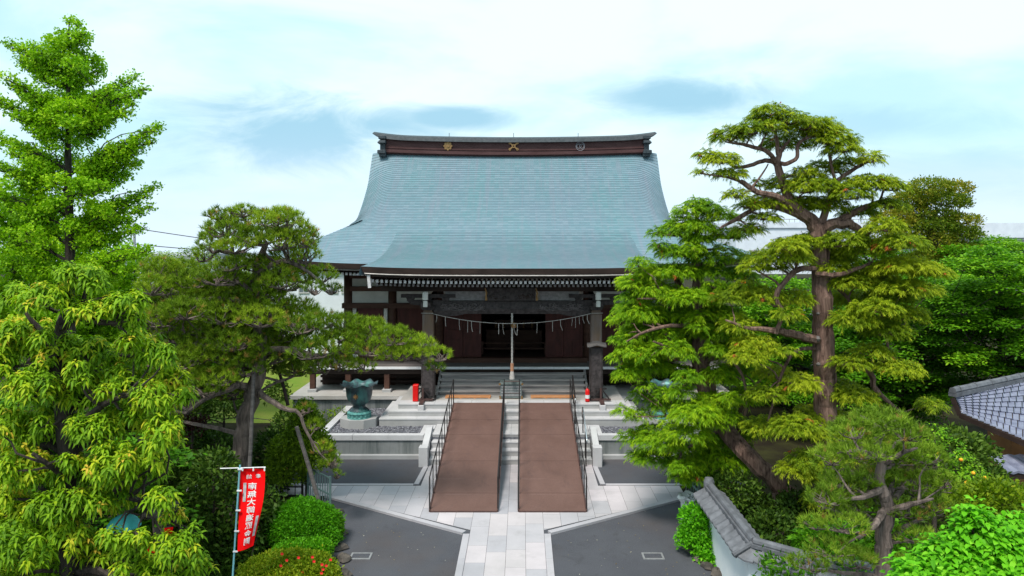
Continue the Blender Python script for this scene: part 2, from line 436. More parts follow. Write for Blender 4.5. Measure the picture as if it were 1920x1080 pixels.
regions = [[(-.87, 5), (.87, 5), (.87, KY+.2), (-.87, KY+.2)],
           [(-.87, KY+.2), (.87, KY+.2), (2.62, 17.74), (4.4, 18.86), (4.4, 19.85), (2.6, 19.85), (2.45, 21.66), (-2.45, 21.66), (-2.6, 19.85), (-4.4, 19.85), (-4.4, 18.86), (-2.62, 17.74)]]
regions = [regions[0],
           [(-.87, KY+.2), (.87, KY+.2), (4.4, 18.84), (7.4, 20.6), (7.4, 19.85), (4.4, 19.85), (-4.4, 19.85), (-7.4, 19.85), (-7.4, 20.6)][:0] or
           [(-.87, KY+.2), (.87, KY+.2), (4.75, 19.06), (4.75, 19.84), (-4.75, 19.84), (-4.75, 19.06)],
           [(-2.48, 19.84), (2.48, 19.84), (2.48, 21.66), (-2.48, 21.66)],
           [(-9.0, 19.1), (-4.75, 19.06), (-4.75, 19.84), (-9, 19.84)]]
pv = MB(); jt = MB()
for reg in regions:
    jt.add([(x, y, .004) for x, y in reg], [tuple(range(len(reg)))])
    w = .436; i0 = -21
    for i in range(i0, 21):
        x0 = i*w; x1 = x0+w
        y = 4 + (i*.37) % .8
        rr = random.Random(i*17+3)
        while y < 22:
            L = rr.choice((.85, 1.05, 1.3)); p = [(x0+.003, y+.002), (x1-.003, y+.002), (x1-.003, y+L-.002), (x0+.003, y+L-.002)]
            for k in range(len(reg)):
                if not p: break
                p = clip(p, reg[k], reg[(k+1) % len(reg)])
            tv = rr.random()
            if len(p) > 2:
                pv.ct = tv
                pv.add([(a, b, .009) for a, b in p], [tuple(range(len(p)))])
            y += L
struct(jt.build('path_joints', M['soil']))
struct(pv.build('paved_path', M['paving']))
kb = MB()
def kerb(a, b, w=.15, z=.05):
    kb.ct = random.uniform(.15, .5)
    a = np.array(a, float); b = np.array(b, float); d = (b-a); L = np.linalg.norm(d); d /= L; n = np.array((-d[1], d[0])) * w/2
    k = max(1, int(L/1.2))
    for i in range(k):
        p = a + d*(L*i/k + .003); r = a + d*(L*(i+1)/k - .003); kb.ct = random.uniform(.1, .55)
        vs = [(*(p-n), .0), (*(r-n), .0), (*(r+n), .0), (*(p+n), .0)]; vs += [(x, y, z) for x, y, _ in vs]
        kb.add(vs, [(0,3,2,1),(4,5,6,7),(0,1,5,4),(1,2,6,5),(2,3,7,6),(3,0,4,7)])
for s in (-1, 1):
    kerb((s*.95, 5), (s*.95, KY-.05), .15, .03)
    kerb((s*1.0, KY), (s*4.9, 19.02), .15, .055)
    kerb((s*2.62, 19.95), (s*2.56, 21.5), .14, .022)
    kerb((s*2.7, 19.92), (s*(9.0 if s < 0 else 4.9), 19.92), .12, .022)
struct(kb.build('kerb', M['paving']))
for s, lab in ((-1, 'rectangular drain cover with pale frame in the asphalt left of the path'), (1, 'rectangular drain cover with pale frame in the asphalt right of the path')):
    c = PW(677 if s < 0 else 1224, 1043, 15.5)
    e = empty('drain_cover', (c[0], 15.5, 0), lab, 'drain cover', 'drain covers in the asphalt')
    b = MB(); b.box(c[0]-.19, c[0]+.19, 15.37, 15.60, 0, .010); b.build('lid', M['asphalt'], e)
    b = MB()
    for x0, x1, y0, y1 in ((-.23, .23, 15.33, 15.37), (-.23, .23, 15.60, 15.64), (-.23, -.19, 15.37, 15.60), (.19, .23, 15.37, 15.60)): b.box(c[0]+x0, c[0]+x1, y0, y1, 0, .016)
    b.build('frame', M['frame'], e)

# ================================================================== STONE TERRACE AND STAIRS
TZ, GZ = .72, .655
ter = empty('stone_terrace', (0, 24, 0), 'grey stone terrace with gravel beds and low steps in front of the hall', 'terrace')
for s in (-1, 1):
    w = MB(); xs = np.arange(2.75, 6.1, .78)
    for i, x in enumerate(xs):
        w.ct = random.random(); x1 = min(x+.776, 6.1)
        w.box(s*x, s*x1, 22.36, 22.5, 0, .56)
    w.ct = .2
    w.box(s*5.96, s*6.1, 22.5, 26.2, 0, .56); w.build('front_wall', M['panel'], ter)
for s in (-1, 1):
    w = MB(); w.ct = .5
    for x in (2.75, 3.87, 5.0): w.box(s*x, s*(min(x+1.115, 6.12)), 22.32, 22.56, .56, TZ)
    w.box(s*5.9, s*6.14, 22.562, 26.18, .563, TZ+.003)
    w.box(s*2.5, s*2.9, 22.57, 23.55, .5, TZ-.002); w.build('coping', M['coping'], ter)
    w = MB(); w.box(s*2.76, s*6.14, 22.2, 22.357, 0, .12); w.build('foot_ledge', M['granite'], ter)
w = MB(); w.box(-5.95, 5.95, 22.5, 26.2, .3, GZ-.03); w.build('gravel_bed', M['gravel'], ter)
n = 9000
px_ = RNG.uniform(2.92, 5.9, n) * RNG.choice((-1, 1), n); py_ = RNG.uniform(22.56, 26.15, n)
r_ = RNG.uniform(.018, .038, n)
octv = np.array([(1,0,0),(0,1,0),(-1,0,0),(0,-1,0),(0,0,.7),(0,0,-.7)])
octf = np.array([(0,1,4),(1,2,4),(2,3,4),(3,0,4),(1,0,5),(2,1,5),(3,2,5),(0,3,5)])
ang = RNG.uniform(0, 6.28, n); ca, sa = np.cos(ang), np.sin(ang)
ov = octv[None]*r_[:, None, None]*RNG.uniform(.7, 1.3, (n, 1, 3))
X = ov[..., 0]*ca[:, None]-ov[..., 1]*sa[:, None]+px_[:, None]; Y = ov[..., 0]*sa[:, None]+ov[..., 1]*ca[:, None]+py_[:, None]; Z = ov[..., 2]+GZ-.015
V = np.stack([X, Y, Z], -1).reshape(-1, 3); Fc = (octf[None]+(np.arange(n)*6)[:, None, None]).reshape(-1)
peb = np_mesh('gravel', V, Fc, np.full(n*8, 3), M['pebble'], ter, np.repeat(RNG.random(n), 6)); peb['kind'] = 'stuff'
# platform: three low steps round three sides
w = MB()
for k, (hx, y0, z) in enumerate(((4.43, 23.66, .90), (4.17, 23.95, 1.08), (3.9, 24.25, 1.26))):
    z0 = (.3, .90, 1.08)[k]
    w.box(-hx+.012, hx-.012, y0+.012, 26.2, z0, z-.05)
w.build('step_riser', M['granite'], ter)
w = MB()
for k, (hx, y0, z) in enumerate(((4.43, 23.66, .90), (4.17, 23.95, 1.08), (3.9, 24.25, 1.26))):
    x = -hx
    while x < hx-.01:
        x1 = min(x+1.25, hx); w.bbox(x+.002, x1-.002, y0, y0+(.6 if k < 2 else .5), z-.05, z+.002, .006); x = x1
    if k < 2:
        for s in (-1, 1): w.box(s*(hx-.4), s*hx, y0+.602, 26.19, z-.05, z)
w.build('step_tread', M['coping'], ter)
w = MB(); w.box(-3.9, 3.9, 24.752, 27.2, 1.21, 1.26); w.build('platform_floor', M['floorstone'], ter)
# stone base of the hall
hb = empty('hall_stone_base', (0, 33, 0), 'wide pale stone base with upright panels under the temple hall', 'stone base')
w = MB(); w.box(-8.25, 8.25, 26.2, 40.5, .95, 1.08); w.build('base_floor', M['floorstone'], hb)
for s in (-1, 1):
    w = MB(); x = 3.7
    while x < 8.1: w.ct = random.uniform(0, .35); w.box(s*(x+.003), s*(min(x+.56, 8.15)-.003), 26.3, 26.5, 0, .948); x += .56
    w.box(s*8.0, s*8.15, 26.5, 40.4, 0, .948); w.build('base_wall', M['panel'], hb)
# main stone stairs
st = empty('stone_stairs', (0, 22, 0), 'short flight of granite stairs running under and between the two brown ramps', 'stairs')
w = MB(); t = MB()
for k in range(4):
    y0 = 21.65+.28*k
    w.box(-2.49, 2.49, y0+.012, 22.9, .18*k if k else 0, .18*(k+1)-.04)
    x = -2.49
    while x < 2.48: x1 = min(x+1.245, 2.49); t.bbox(x+.002, x1-.002, y0, y0+(.3 if k < 3 else 1.17), .18*(k+1)-.04, .18*(k+1), .006); x = x1
w.build('riser', M['granite'], st); t.build('tread', M['coping'], st)
for s in (-1, 1):
    w = MB(); w.prism([(21.75, 0), (23.0, 0), (23.0, .86), (22.75, .86), (21.75, .56)], 0, s*2.53, s*2.72); w.build('cheek_wall', M['coping'], st)
    w = MB(); w.bbox(s*2.50, s*2.78, 21.45, 21.748, 0, .60, .015); w.build('newel_block', M['coping'], st)
# ramps
def make_ramp(cx, label):
    e = empty('wheelchair_ramp', (cx, 17.94, 0), label, 'ramp', 'brown ramps laid over the stone stairs')
    hw = .845
    def zz(y): return .04 + (y-17.94)*(1.29-.04)/(24.27-17.94)
    b = MB(); ys = [17.94, 18.75, 20.4, 22.0, 23.0, 24.27]
    for i in range(len(ys)-1):
        a, c = ys[i]+.006, ys[i+1]-.006
        b.add([(cx-hw, a, zz(a)), (cx+hw, a, zz(a)), (cx+hw, c, zz(c)), (cx-hw, c, zz(c)), (cx-hw, a, zz(a)-.03), (cx+hw, a, zz(a)-.03), (cx+hw, c, zz(c)-.03), (cx-hw, c, zz(c)-.03)],
              [(0,1,2,3),(7,6,5,4),(4,5,1,0),(5,6,2,1),(6,7,3,2),(7,4,0,3)])
    b.build('deck', M['ramp'], e)
    for s in (-1, 1):
        b = MB(); b.beam((cx+s*(hw+.018), 17.94, zz(17.94)-.01), (cx+s*(hw+.018), 24.27, zz(24.27)-.01), .03, .09); b.build('edge_beam', M['iron'], e)
        b = MB(); x = cx+s*(hw+.02)
        b.tube([(x, 17.99, zz(17.94)+.84), (x, 24.2, zz(24.27)+.78)], .016, 6)
        rl = b.build('railing', M['darkiron'], e)
        for k in range(10):
            y = 17.99+k*(24.2-17.99)/9; q_ = MB(); q_.tube([(x, y, zz(y)-.02), (x, y, zz(y)+.82)], .013 if 0 < k < 9 else .018, 6); q_.build('post', M['darkiron'], rl)
    b = MB(); b.box(cx-hw, cx+hw, 17.92, 17.936, 0.01, zz(17.94)); b.build('front_lip', M['iron'], e)
    return e
make_ramp(-1.125, 'brown ramp with thin dark railings covering the stairs, the one on the left')
make_ramp(1.125, 'brown ramp with thin dark railings covering the stairs, the one beside the steel handrail')
e = empty('barrier', (0, 24.22, 1.26), 'short brown crossbars closing the gap between the ramp tops before the offering box', 'barrier')
for z, r_ in ((2.03, .018), (1.62, .012)):
    b = MB(); b.tube([(-.26, 24.22, z), (.26, 24.22, z)], r_, 6); b.build('crossbar', M['iron'], e)
# steel handrails on the right
b = MB(); X = 2.28
e = empty('handrail', (X, 22, 0), 'shiny steel handrail beside the lower stone stairs right of the ramps', 'handrail', 'steel handrails')
b.tube([(X, 22.62, 1.2), (X, 22.62, 1.48), (X, 22.58, 1.53), (X, 22.5, 1.5), (X+.03, 21.45, .84), (X+.03, 21.40, .80), (X+.03, 21.42, .73)], .026, 8); b.build('rail', M['steel'], e, True)
for y, z0, z1 in ((22.6, .72, 1.3), (21.75, .18, 1.0), (21.5, 0, .82)):
    b = MB(); b.tube([(X+.01, y, z0), (X+.01, y, z1)], .018, 8); b.build('post', M['darkiron'], e)
e = empty('handrail', (2.1, 24.5, 1.26), 'dark handrail with a bright end ball on the upper low steps right of the ramps', 'handrail', 'steel handrails')
b = MB(); b.tube([(2.12, 24.9, 2.08), (2.12, 23.62, 1.55)], .028, 8); b.build('rail', M['darkiron'], e)
for y, z0, z1 in ((24.9, 1.26, 2.07), (23.66, .72, 1.56)):
    b = MB(); b.tube([(2.12, y, z0), (2.12, y, z1)], .02, 8); b.build('post', M['darkiron'], e)
b = MB(); b.lathe([(.001, -.04), (.03, -.03), (.042, 0), (.03, .03), (.001, .04)], (2.12, 23.6, 1.55), 10); b.build('end_ball', M['steel'], e, True)

# ================================================================== TEMPLE HALL
hall = empty('temple_hall', (0, 33, 1.08), 'Japanese temple hall with a great curved blue-green copper roof and pillared porch', 'temple')
PS = np.array([0, .6, 1.2, 2.5, 3.7, 5.2, 6.2, 7.2]); PZ = np.array([5.98, 6.25, 6.58, 7.36, 8.06, 9.10, 9.92, 10.85])
_c = np.polyfit(PS, PZ, 4)
def prof(s): return np.polyval(_c, s)
def sm(x, a, b):
    t = np.clip((x-a)/(b-a), 0, 1); return t*t*(3-2*t)
def zroof(X, s):
    aX = np.abs(X)
    z = prof(s) + .34*np.clip((aX-4)/5.16, 0, 1)**3*np.clip(1-s/5, 0, 1) + .12*(aX/6.6)**2*sm(s, 5, 7.2)
    z = z - .62*np.clip((aX-5.35)/1.25, 0, 1)**2*sm(s, 2.3, 4.3)*(1-.75*sm(s, 6.0, 7.2))
    return z
E0, HX, VX, RD = 25.8, 9.16, 6.6, 33.0
def course_mesh(name, zf, wf, s0, s1, nrow, ncol, toY, parent, lip=.020, flip=False):
    V = []; Fq = []; T = []; vi = 0
    ss = np.linspace(s0, s1, nrow+1)
    for r in range(nrow):
        a, c_ = ss[r], ss[r+1]
        ua = np.linspace(-1, 1, ncol+1)
        Xa = ua*wf(a); Xc = ua*wf(c_)
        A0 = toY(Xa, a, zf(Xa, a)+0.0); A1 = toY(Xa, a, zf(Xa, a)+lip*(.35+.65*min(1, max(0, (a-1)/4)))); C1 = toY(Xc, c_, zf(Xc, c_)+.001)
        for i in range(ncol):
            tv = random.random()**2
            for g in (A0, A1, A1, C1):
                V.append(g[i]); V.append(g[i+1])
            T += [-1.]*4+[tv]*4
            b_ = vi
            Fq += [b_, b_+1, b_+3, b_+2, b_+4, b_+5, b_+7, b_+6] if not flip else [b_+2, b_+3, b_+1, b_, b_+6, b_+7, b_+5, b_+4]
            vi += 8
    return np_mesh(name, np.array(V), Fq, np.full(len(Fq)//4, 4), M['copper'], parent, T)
def wmain(s): return max(VX, HX-s) if s < 2.56 else VX
for nm, sg in (('roof_front', -1), ('roof_back', 1)):
    rf = course_mesh('roof', zroof, wmain, 0, 7.2, 66 if sg < 0 else 30, 60, lambda X, s, z, sg=sg: np.stack([X, np.full_like(X, RD+sg*(7.2-s)), z], -1), hall, flip=sg > 0)
for sg in (-1, 1):
    course_mesh('roof', lambda Y, s: prof(s)+.34*np.clip((np.abs(Y)-2.5)/4.7, 0, 1)**3*max(0, 1-s/5), lambda s: 7.2-s, 0, 3.0, 30, 24,
                lambda Y, s, z, sg=sg: np.stack([np.full_like(Y, sg*(HX-s)), RD+Y, z], -1), hall, flip=sg < 0)
    g = MB()          # gable end
    ys = np.linspace(-4.3, 4.3, 21)
    top = [(RD+y, float(zroof(np.array([6.1]), 7.2-abs(y))[0])-.25) for y in ys]
    g.prism([(RD-4.3, 7.3)]+top+[(RD+4.3, 7.3)], 0, sg*5.95, sg*6.05); g.build('gable', M['wood'], hall)
    # verge edge board
    g = MB(); ss = np.linspace(2.56, 7.2, 24)
    for ysg in (-1, 1):
        for i in range(23):
            a, c_ = ss[i], ss[i+1]; za = float(zroof(np.array([VX]), a)[0]); zc = float(zroof(np.array([VX]), c_)[0])
            ya, yc = RD+ysg*(7.2-a), RD+ysg*(7.2-c_)
            g.add([(sg*VX, ya, za+.005), (sg*VX, yc, zc+.005), (sg*VX, yc, zc-.2), (sg*VX, ya, za-.2), (sg*(VX-.5), ya, za-.2), (sg*(VX-.5), yc, zc-.2)], [(0,1,2,3), (3,2,5,4)])
    g.build('verge_board', M['slate'], hall)
# eaves: fascia, soffit
def eave_pts(n=40):
    X = np.linspace(-HX, HX, n+1); return X, zroof(X, np.zeros_like(X))
X, Zv = eave_pts()
fa = MB(); so = MB()
for ysg in (-1, 1):
    gt = MB(); Y0 = RD+ysg*7.2
    for i in range(len(X)-1):
        for d0, h0, h1, bb in ((0, 0, -.17, fa), (-.06*ysg*-1, 0, 0, None)):
            if bb is None: continue
            bb.add([(X[i], Y0, Zv[i]), (X[i+1], Y0, Zv[i+1]), (X[i+1], Y0-ysg*.03, Zv[i+1]-.2), (X[i], Y0-ysg*.03, Zv[i]-.2), (X[i+1], Y0-ysg*.25, Zv[i+1]-.2), (X[i], Y0-ysg*.25, Zv[i]-.2),
                    (X[i], Y0-ysg*.25, Zv[i]-.30), (X[i+1], Y0-ysg*.25, Zv[i+1]-.30)], [(0,1,2,3), (3,2,4,5), (5,4,7,6)])
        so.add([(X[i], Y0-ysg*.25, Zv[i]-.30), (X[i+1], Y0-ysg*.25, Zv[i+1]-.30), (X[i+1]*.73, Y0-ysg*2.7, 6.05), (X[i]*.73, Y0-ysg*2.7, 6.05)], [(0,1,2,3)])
    gt.tube([(x, Y0+ysg*-.12, z-.235) for x, z in zip(X[1:-1], Zv[1:-1])], .03, 6); gt.build('gutter', M['gutter'], hall)
for xsg in (-1, 1):
    Yv = np.linspace(-7.2, 7.2, 31); Zs = prof(0)+.34*np.clip((np.abs(Yv)-2.5)/4.7, 0, 1)**3
    for i in range(30):
        fa.add([(xsg*HX, RD+Yv[i], Zs[i]), (xsg*HX, RD+Yv[i+1], Zs[i+1]), (xsg*(HX-.03), RD+Yv[i+1], Zs[i+1]-.2), (xsg*(HX-.03), RD+Yv[i], Zs[i]-.2), (xsg*(HX-.25), RD+Yv[i+1], Zs[i+1]-.3), (xsg*(HX-.25), RD+Yv[i], Zs[i]-.3)], [(0,1,2,3), (3,2,4,5)])
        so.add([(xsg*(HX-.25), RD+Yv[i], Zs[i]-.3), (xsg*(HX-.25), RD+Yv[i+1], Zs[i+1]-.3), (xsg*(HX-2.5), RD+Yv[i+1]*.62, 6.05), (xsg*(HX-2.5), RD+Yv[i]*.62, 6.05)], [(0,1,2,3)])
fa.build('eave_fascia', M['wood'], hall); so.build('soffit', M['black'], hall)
# porch roof
DP = np.array([23.3, 24.5, 25.8, 27.0, 28.1]); ZP = np.array([5.92, 6.13, 6.44, 6.84, 7.27])
_m1 = (prof(2.3)-prof(2.2))/.1*4.78; _z1 = float(prof(2.28))+.004
def zp0(s):
    t = s/4.78; return (2*t**3-3*t*t+1)*5.92+(t**3-2*t*t+t)*.15*4.78+(-2*t**3+3*t*t)*_z1+(t**3-t*t)*_m1
def zporch(X, s):
    aX = np.abs(X); return zp0(s) + .07*(aX/4.9)**4*(1-s/4.8) - .07*np.clip((aX-4.4)/.5, 0, 1)**2*sm(s, .4, 1.5)*(1-sm(s, 3.6, 4.78))
def wporch(s): return 4.95-.36*math.sqrt(min(1, s/4.8)) if s > 0 else 4.95
pr = course_mesh('porch_roof', zporch, wporch, 0, 4.78, 38, 44, lambda X, s, z: np.stack([X, np.full_like(X, 23.3+s), z], -1), hall)
for sg in (-1, 1):
    sk = MB(); ss = np.linspace(0, 4.78, 20)
    for i in range(19):
        a, c_ = ss[i], ss[i+1]; xa, xc = sg*wporch(a), sg*wporch(c_)
        za = float(zporch(np.array([xa]), a)[0]); zc = float(zporch(np.array([xc]), c_)[0])
        def low(x, s):
            d = 23.3+s-E0
            return (float(zroof(np.array([x]), d)[0])-.02) if d > 0 else 5.70
        sk.add([(xa, 23.3+a, za), (xc, 23.3+c_, zc), (xc+sg*.07, 23.3+c_, min(low(xc, c_), zc)), (xa+sg*.07, 23.3+a, min(low(xa, a), za))], [(0,1,2,3)])
    sk.build('porch_roof_side', M['copper'], pr)
fa = MB(); X = np.linspace(-4.95, 4.95, 33); Zq = zporch(X, 0*X)
for i in range(32):
    a, c_ = i, i+1
    fa.add([(X[a], 23.3, Zq[a]), (X[c_], 23.3, Zq[c_]), (X[c_]*.985, 23.33, Zq[c_]-.2), (X[a]*.985, 23.33, Zq[a]-.2), (X[c_]*.97, 23.45, Zq[c_]-.2), (X[a]*.97, 23.45, Zq[a]-.2),
            (X[a]*.97, 23.45, Zq[a]-.34), (X[c_]*.97, 23.45, Zq[c_]-.34), (X[c_]*.97, 26.2, Zq[c_]+.05), (X[a]*.97, 26.2, Zq[a]+.05)], [(0,1,2,3), (3,2,4,5), (5,4,7,6), (6,7,8,9)])
fa.build('porch_fascia', M['wood'], pr)
gt = MB(); gt.tube([(x*.975, 23.36, z-.235) for x, z in zip(X, Zq)], .030, 6)
for i in range(0, 33, 1): gt.tube([(X[i]*.975-.006, 23.36, Zq[i]-.235), (X[i]*.975+.006, 23.36, Zq[i]-.235)], .037, 6)
gt.build('porch_gutter', M['gutter'], pr)
b = MB(); b.beam((-4.72, 23.42, 5.70), (-4.68, 23.42, 5.28), .06, .10, (1, 0, 0)); b.build('white_end_board', M['ivory'], pr)
b = MB(); b.beam((4.72, 23.42, 5.70), (4.68, 23.42, 5.28), .06, .10, (1, 0, 0)); b.build('white_end_board', M['ivory'], pr)
# rafters: dark stick with painted end; copies share mesh data
rm = MB(); rm.box(-.034, .034, .012, 2.6, -.045, .045); rm.cm = 1; rm.box(-.042, .042, 0, .012, -.05, .05)
raf = rm.build('rafter', [M['wood'], M['ivory']], None); raf.parent = hall
hl = np.array(hall.location)
def place_r(o, x, y, z): o.location = (x-hl[0], y-hl[1], z-hl[2]); o.rotation_euler.x = R(9)
first = True; rx = np.linspace(-4.62, 4.62, 61)
zt = lambda x: float(zp0(0) + .07*(abs(x)/4.9)**4)
for x in rx:
    o = raf if first else copy_child(raf, hall); first = False
    place_r(o, x, 23.58, zt(x)-.475)
for sg in (-1, 1):
    for k in range(19):
        x = sg*(4.95+k*.147); z = float(zroof(np.array([x]), 0)[0])
        o = copy_child(raf, hall); place_r(o, x, 26.15, z-.40)
lr = MB()
for x in (rx[:-1]+rx[1:])/2:
    lr.cm = 0; lr.box(x-.034, x+.034, 23.912, 26, zt(x)-.645, zt(x)-.565); lr.cm = 1; lr.box(x-.04, x+.04, 23.9, 23.912, zt(x)-.65, zt(x)-.56)
for sg in (-1, 1):
    for k in range(28):
        x = sg*(4.95+.147*19+k*.147*.4) if k < 18 else sg*(4.9-(k-18)*.147); z = float(zroof(np.array([x]), 0)[0])
        if abs(x) > 9: continue
        lr.cm = 0; lr.box(x-.03, x+.03, 26.162, 28, z-.45, z-.36); lr.cm = 1; lr.box(x-.04, x+.04, 26.15, 26.162, z-.45, z-.36)
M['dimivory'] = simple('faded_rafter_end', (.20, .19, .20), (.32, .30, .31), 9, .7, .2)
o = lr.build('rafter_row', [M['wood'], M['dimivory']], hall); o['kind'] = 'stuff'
# ridge
M['carve_light'] = simple('grey_metal_crest', (.14, .13, .15), (.2, .19, .21), 9)
rg = MB(); RZ = 10.66
def arc(x, k): return k*(x/6.2)**2
def strip(bb, y0, y1, za, zb, hx, k, n=24):
    xs = np.linspace(-hx, hx, n+1)
    for i in range(n):
        a, c_ = xs[i], xs[i+1]; A, C_ = arc(a, k), arc(c_, k)
        bb.add([(a, y0, za+A), (c_, y0, za+C_), (c_, y1, za+C_), (a, y1, za+A), (a, y0, zb+A), (c_, y0, zb+C_), (c_, y1, zb+C_), (a, y1, zb+A)],
               [(0,3,2,1), (4,5,6,7), (0,1,5,4), (2,3,7,6)] + ([(0,4,7,3)] if i == 0 else []) + ([(1,2,6,5)] if i == n-1 else []))
strip(rg, 32.72, 33.28, RZ, RZ+.72, 5.95, .13)
ridge = rg.build('ridge', M['ridge'], hall)
rg = MB(); strip(rg, 32.60, 33.40, RZ+.06, RZ+.20, 5.97, .13); strip(rg, 32.66, 33.34, RZ+.26, RZ+.32, 5.97, .13); strip(rg, 32.64, 33.36, RZ+.62, RZ+.69, 5.97, .13); strip(rg, 32.69, 33.31, RZ+.20, RZ+.26, 5.96, .13)
rg.build('ridge_moulding', M['ridge'], ridge)
cp = MB(); xs = np.linspace(-6.53, 6.53, 41)
def capz(x): return RZ+.80+.13*(x/6.2)**2+.10*max(0, (abs(x)-5.0)/1.5)**1.6
for i in range(40):
    a, c_ = xs[i], xs[i+1]
    def th(x): return .17*min(1, (6.56-abs(x))/.5+.05)
    A, C_ = capz(a), capz(c_); ta, tcc = th(a), th(c_)
    cp.add([(a, 32.55, A-ta), (c_, 32.55, C_-tcc), (c_, 33.45, C_-tcc), (a, 33.45, A-ta), (a, 32.62, A+.02), (c_, 32.62, C_+.02), (c_, 33, C_+.13), (a, 33, A+.13), (c_, 33.38, C_+.02), (a, 33.38, A+.02)],
           [(0,3,2,1), (0,1,5,4), (4,5,6,7), (7,6,8,9), (9,8,2,3)])
cp.build('ridge_cap', M['slate'], ridge)
for sg in (-1, 1):
    b = MB(); x0, x1 = sg*5.92, sg*6.22; d = .13
    b.bbox(sg*5.95, sg*6.18, 32.55, 33.45, RZ+.02+d, RZ+.74+d, .03)
    for za, zb, ex in ((RZ+.66, RZ+.80, .06), (RZ+.45, RZ+.53, .09), (RZ+.53, RZ+.585, .05), (RZ-.02, RZ+.14, .10), (RZ-.15, RZ-.02, .03)):
        b.bbox(sg*(5.9), sg*(6.18+ex), 32.5-ex, 33.5+ex, za+d, zb+d, .025)
    b.build('ridge_end_ornament', M['slate'], ridge)
y_ = 32.69
def em_x(px): return CX+(px-980)*32.7/1330
b = MB(); c0 = (em_x(840), y_, RZ+.47)
def disc(bb, cx, cz, r, y0, y1, n=16, petals=0):
    pts = []
    for k in range(n):
        a = 2*math.pi*k/n; rr = r*(1+.13*math.cos(petals*a)) if petals else r
        pts.append((cx+rr*math.cos(a), cz+rr*math.sin(a)))
    bb.prism(pts, 1, y0, y1)
disc(b, c0[0], c0[2], .19, 32.63, 32.72, 32, 8); disc(b, c0[0], c0[2], .07, 32.60, 32.63, 12); b.build('flower_crest', M['gold'], ridge)
b = MB(); cx = em_x(963); cz = RZ+.46
for a in (45, 135):
    dx, dz = math.cos(R(a))*.24, math.sin(R(a))*.2; b.beam((cx-dx, 32.64, cz-dz), (cx+dx, 32.64, cz+dz), .06, .085, (0, 1, 0))
    for s in (-1, 1): disc(b, cx+s*dx, cz+s*dz, .065, 32.615, 32.67, 10)
disc(b, cx, cz, .09, 32.60, 32.68, 12); b.build('crossed_crest', M['gold'], ridge)
b = MB(); cx = em_x(1088)
def ring(bb, cx, cz, r, t, y, n=20): bb.tube([(cx+r*math.cos(2*math.pi*k/n), y, cz+r*math.sin(2*math.pi*k/n)) for k in range(n+1)], t, 6, False)
ring(b, cx, cz, .2, .02, 32.66); ring(b, cx-.06, cz, .10, .016, 32.66); ring(b, cx+.06, cz, .10, .016, 32.66); b.build('ring_crest', M['carve_light'], ridge)
for px in (841, 963, 1085):
    b = MB(); b.tube([(em_x(px), 33, RZ+.85), (em_x(px), 33, RZ+1.12)], .012, 6); b.build('lightning_rod', M['darkiron'], ridge)

# walls: timber frame, plaster, doors
WY = 28.3
bx = [-6.59, -4.82, -2.95, 2.95, 4.82, 6.59]
for x in bx:
    for yy in ((WY,) if abs(x) < 6 else (WY, 33, 38)):
        b = MB(); b.tube([(x, yy, 1.08), (x, yy, 5.6)], .17, 16); b.build('wall_pillar', M['wood_beam'], hall, True)
b = MB()
b.box(-6.8, 6.8, WY-.19, WY+.1, 4.12, 4.32)       # long rail over the doors
b.box(-6.7, 6.7, WY-.14, WY+.1, 4.80, 4.98)
b.box(-6.7, 6.7, WY-.14, WY+.1, 5.30, 5.42)
b.box(-6.8, 6.8, WY-.17, WY+.1, 2.02, 2.16)
for sx in (-1, 1):
    b.box(sx*6.5, sx*6.68, WY, 38, 4.12, 4.32); b.box(sx*6.5, sx*6.68, WY, 38, 4.80, 4.98)
b.build('tie_beam', M['wood_beam'], hall)
for i in range(5):
    x0, x1 = bx[i]+.17, bx[i+1]-.17
    for z0, z1 in ((4.33, 4.79), (4.99, 5.29)):
        b = MB(); b.box(x0, x1, WY-.04, WY+.04, z0, z1); b.build('plaster_panel', M['plaster'], hall)
for sx in (-1, 1):
    b = MB(); b.box(sx*6.55, sx*6.62, WY+.1, 38, 4.33, 4.79); b.box(sx*6.55, sx*6.62, WY+.1, 38, 4.99, 5.29); b.box(sx*6.55, sx*6.61, WY+.1, 38, 2.1, 4.1); b.build('plaster_panel', M['plaster'], hall)
b = MB(); b.box(-6.6, 6.6, 38, 38.1, 1.1, 6.0); b.box(-6.6, 6.6, WY+.1, 38, 5.5, 5.6); b.build('rear_wall', M['wood'], hall)
def door(x0, x1, nm='door'):
    b = MB(); y = WY-.02; z0, z1 = 2.16, 4.11
    b.box(x0, x1, y, y+.05, z0, z1)
    for xa, xb in ((x0, x0+.08), (x1-.08, x1)): b.box(xa, xb, y-.03, y, z0, z1)
    for za, zb in ((z0, z0+.10), (z0+.62, z0+.69), (z0+1.05, z0+1.11), (z1-.08, z1)): b.box(x0+.08, x1-.08, y-.028, y, za, zb)
    b.box((x0+x1)/2-.025, (x0+x1)/2+.025, y-.026, y, z0+.1, z0+.62)
    return b.build(nm, M['door'], hall)
for s in (-1, 1):
    for x0, x1 in ((1.28, 2.0), (2.02, 2.76)): door(min(s*x0, s*x1), max(s*x0, s*x1))
    door(min(s*3.14, s*4.62), max(s*3.14, s*4.62)); door(min(s*5.2, s*6.2), max(s*5.2, s*6.2))
    for xa in (5.02, 6.26):
        b = MB(); b.box(s*xa, s*(xa+.14), WY-.05, WY+.03, 2.16, 4.11); b.build('plaster_strip', M['plaster'], hall)
b = MB(); b.box(-2.6, 2.6, WY+.1, 37, 2.0, 2.1); b.box(-2.75, -2.7, WY+.1, 37, 2, 5.5); b.box(2.7, 2.75, WY+.1, 37, 2, 5.5); b.box(-2.7, 2.7, 34.5, 34.6, 2, 5.5)
b.build('inner_room', M['wood'], hall)
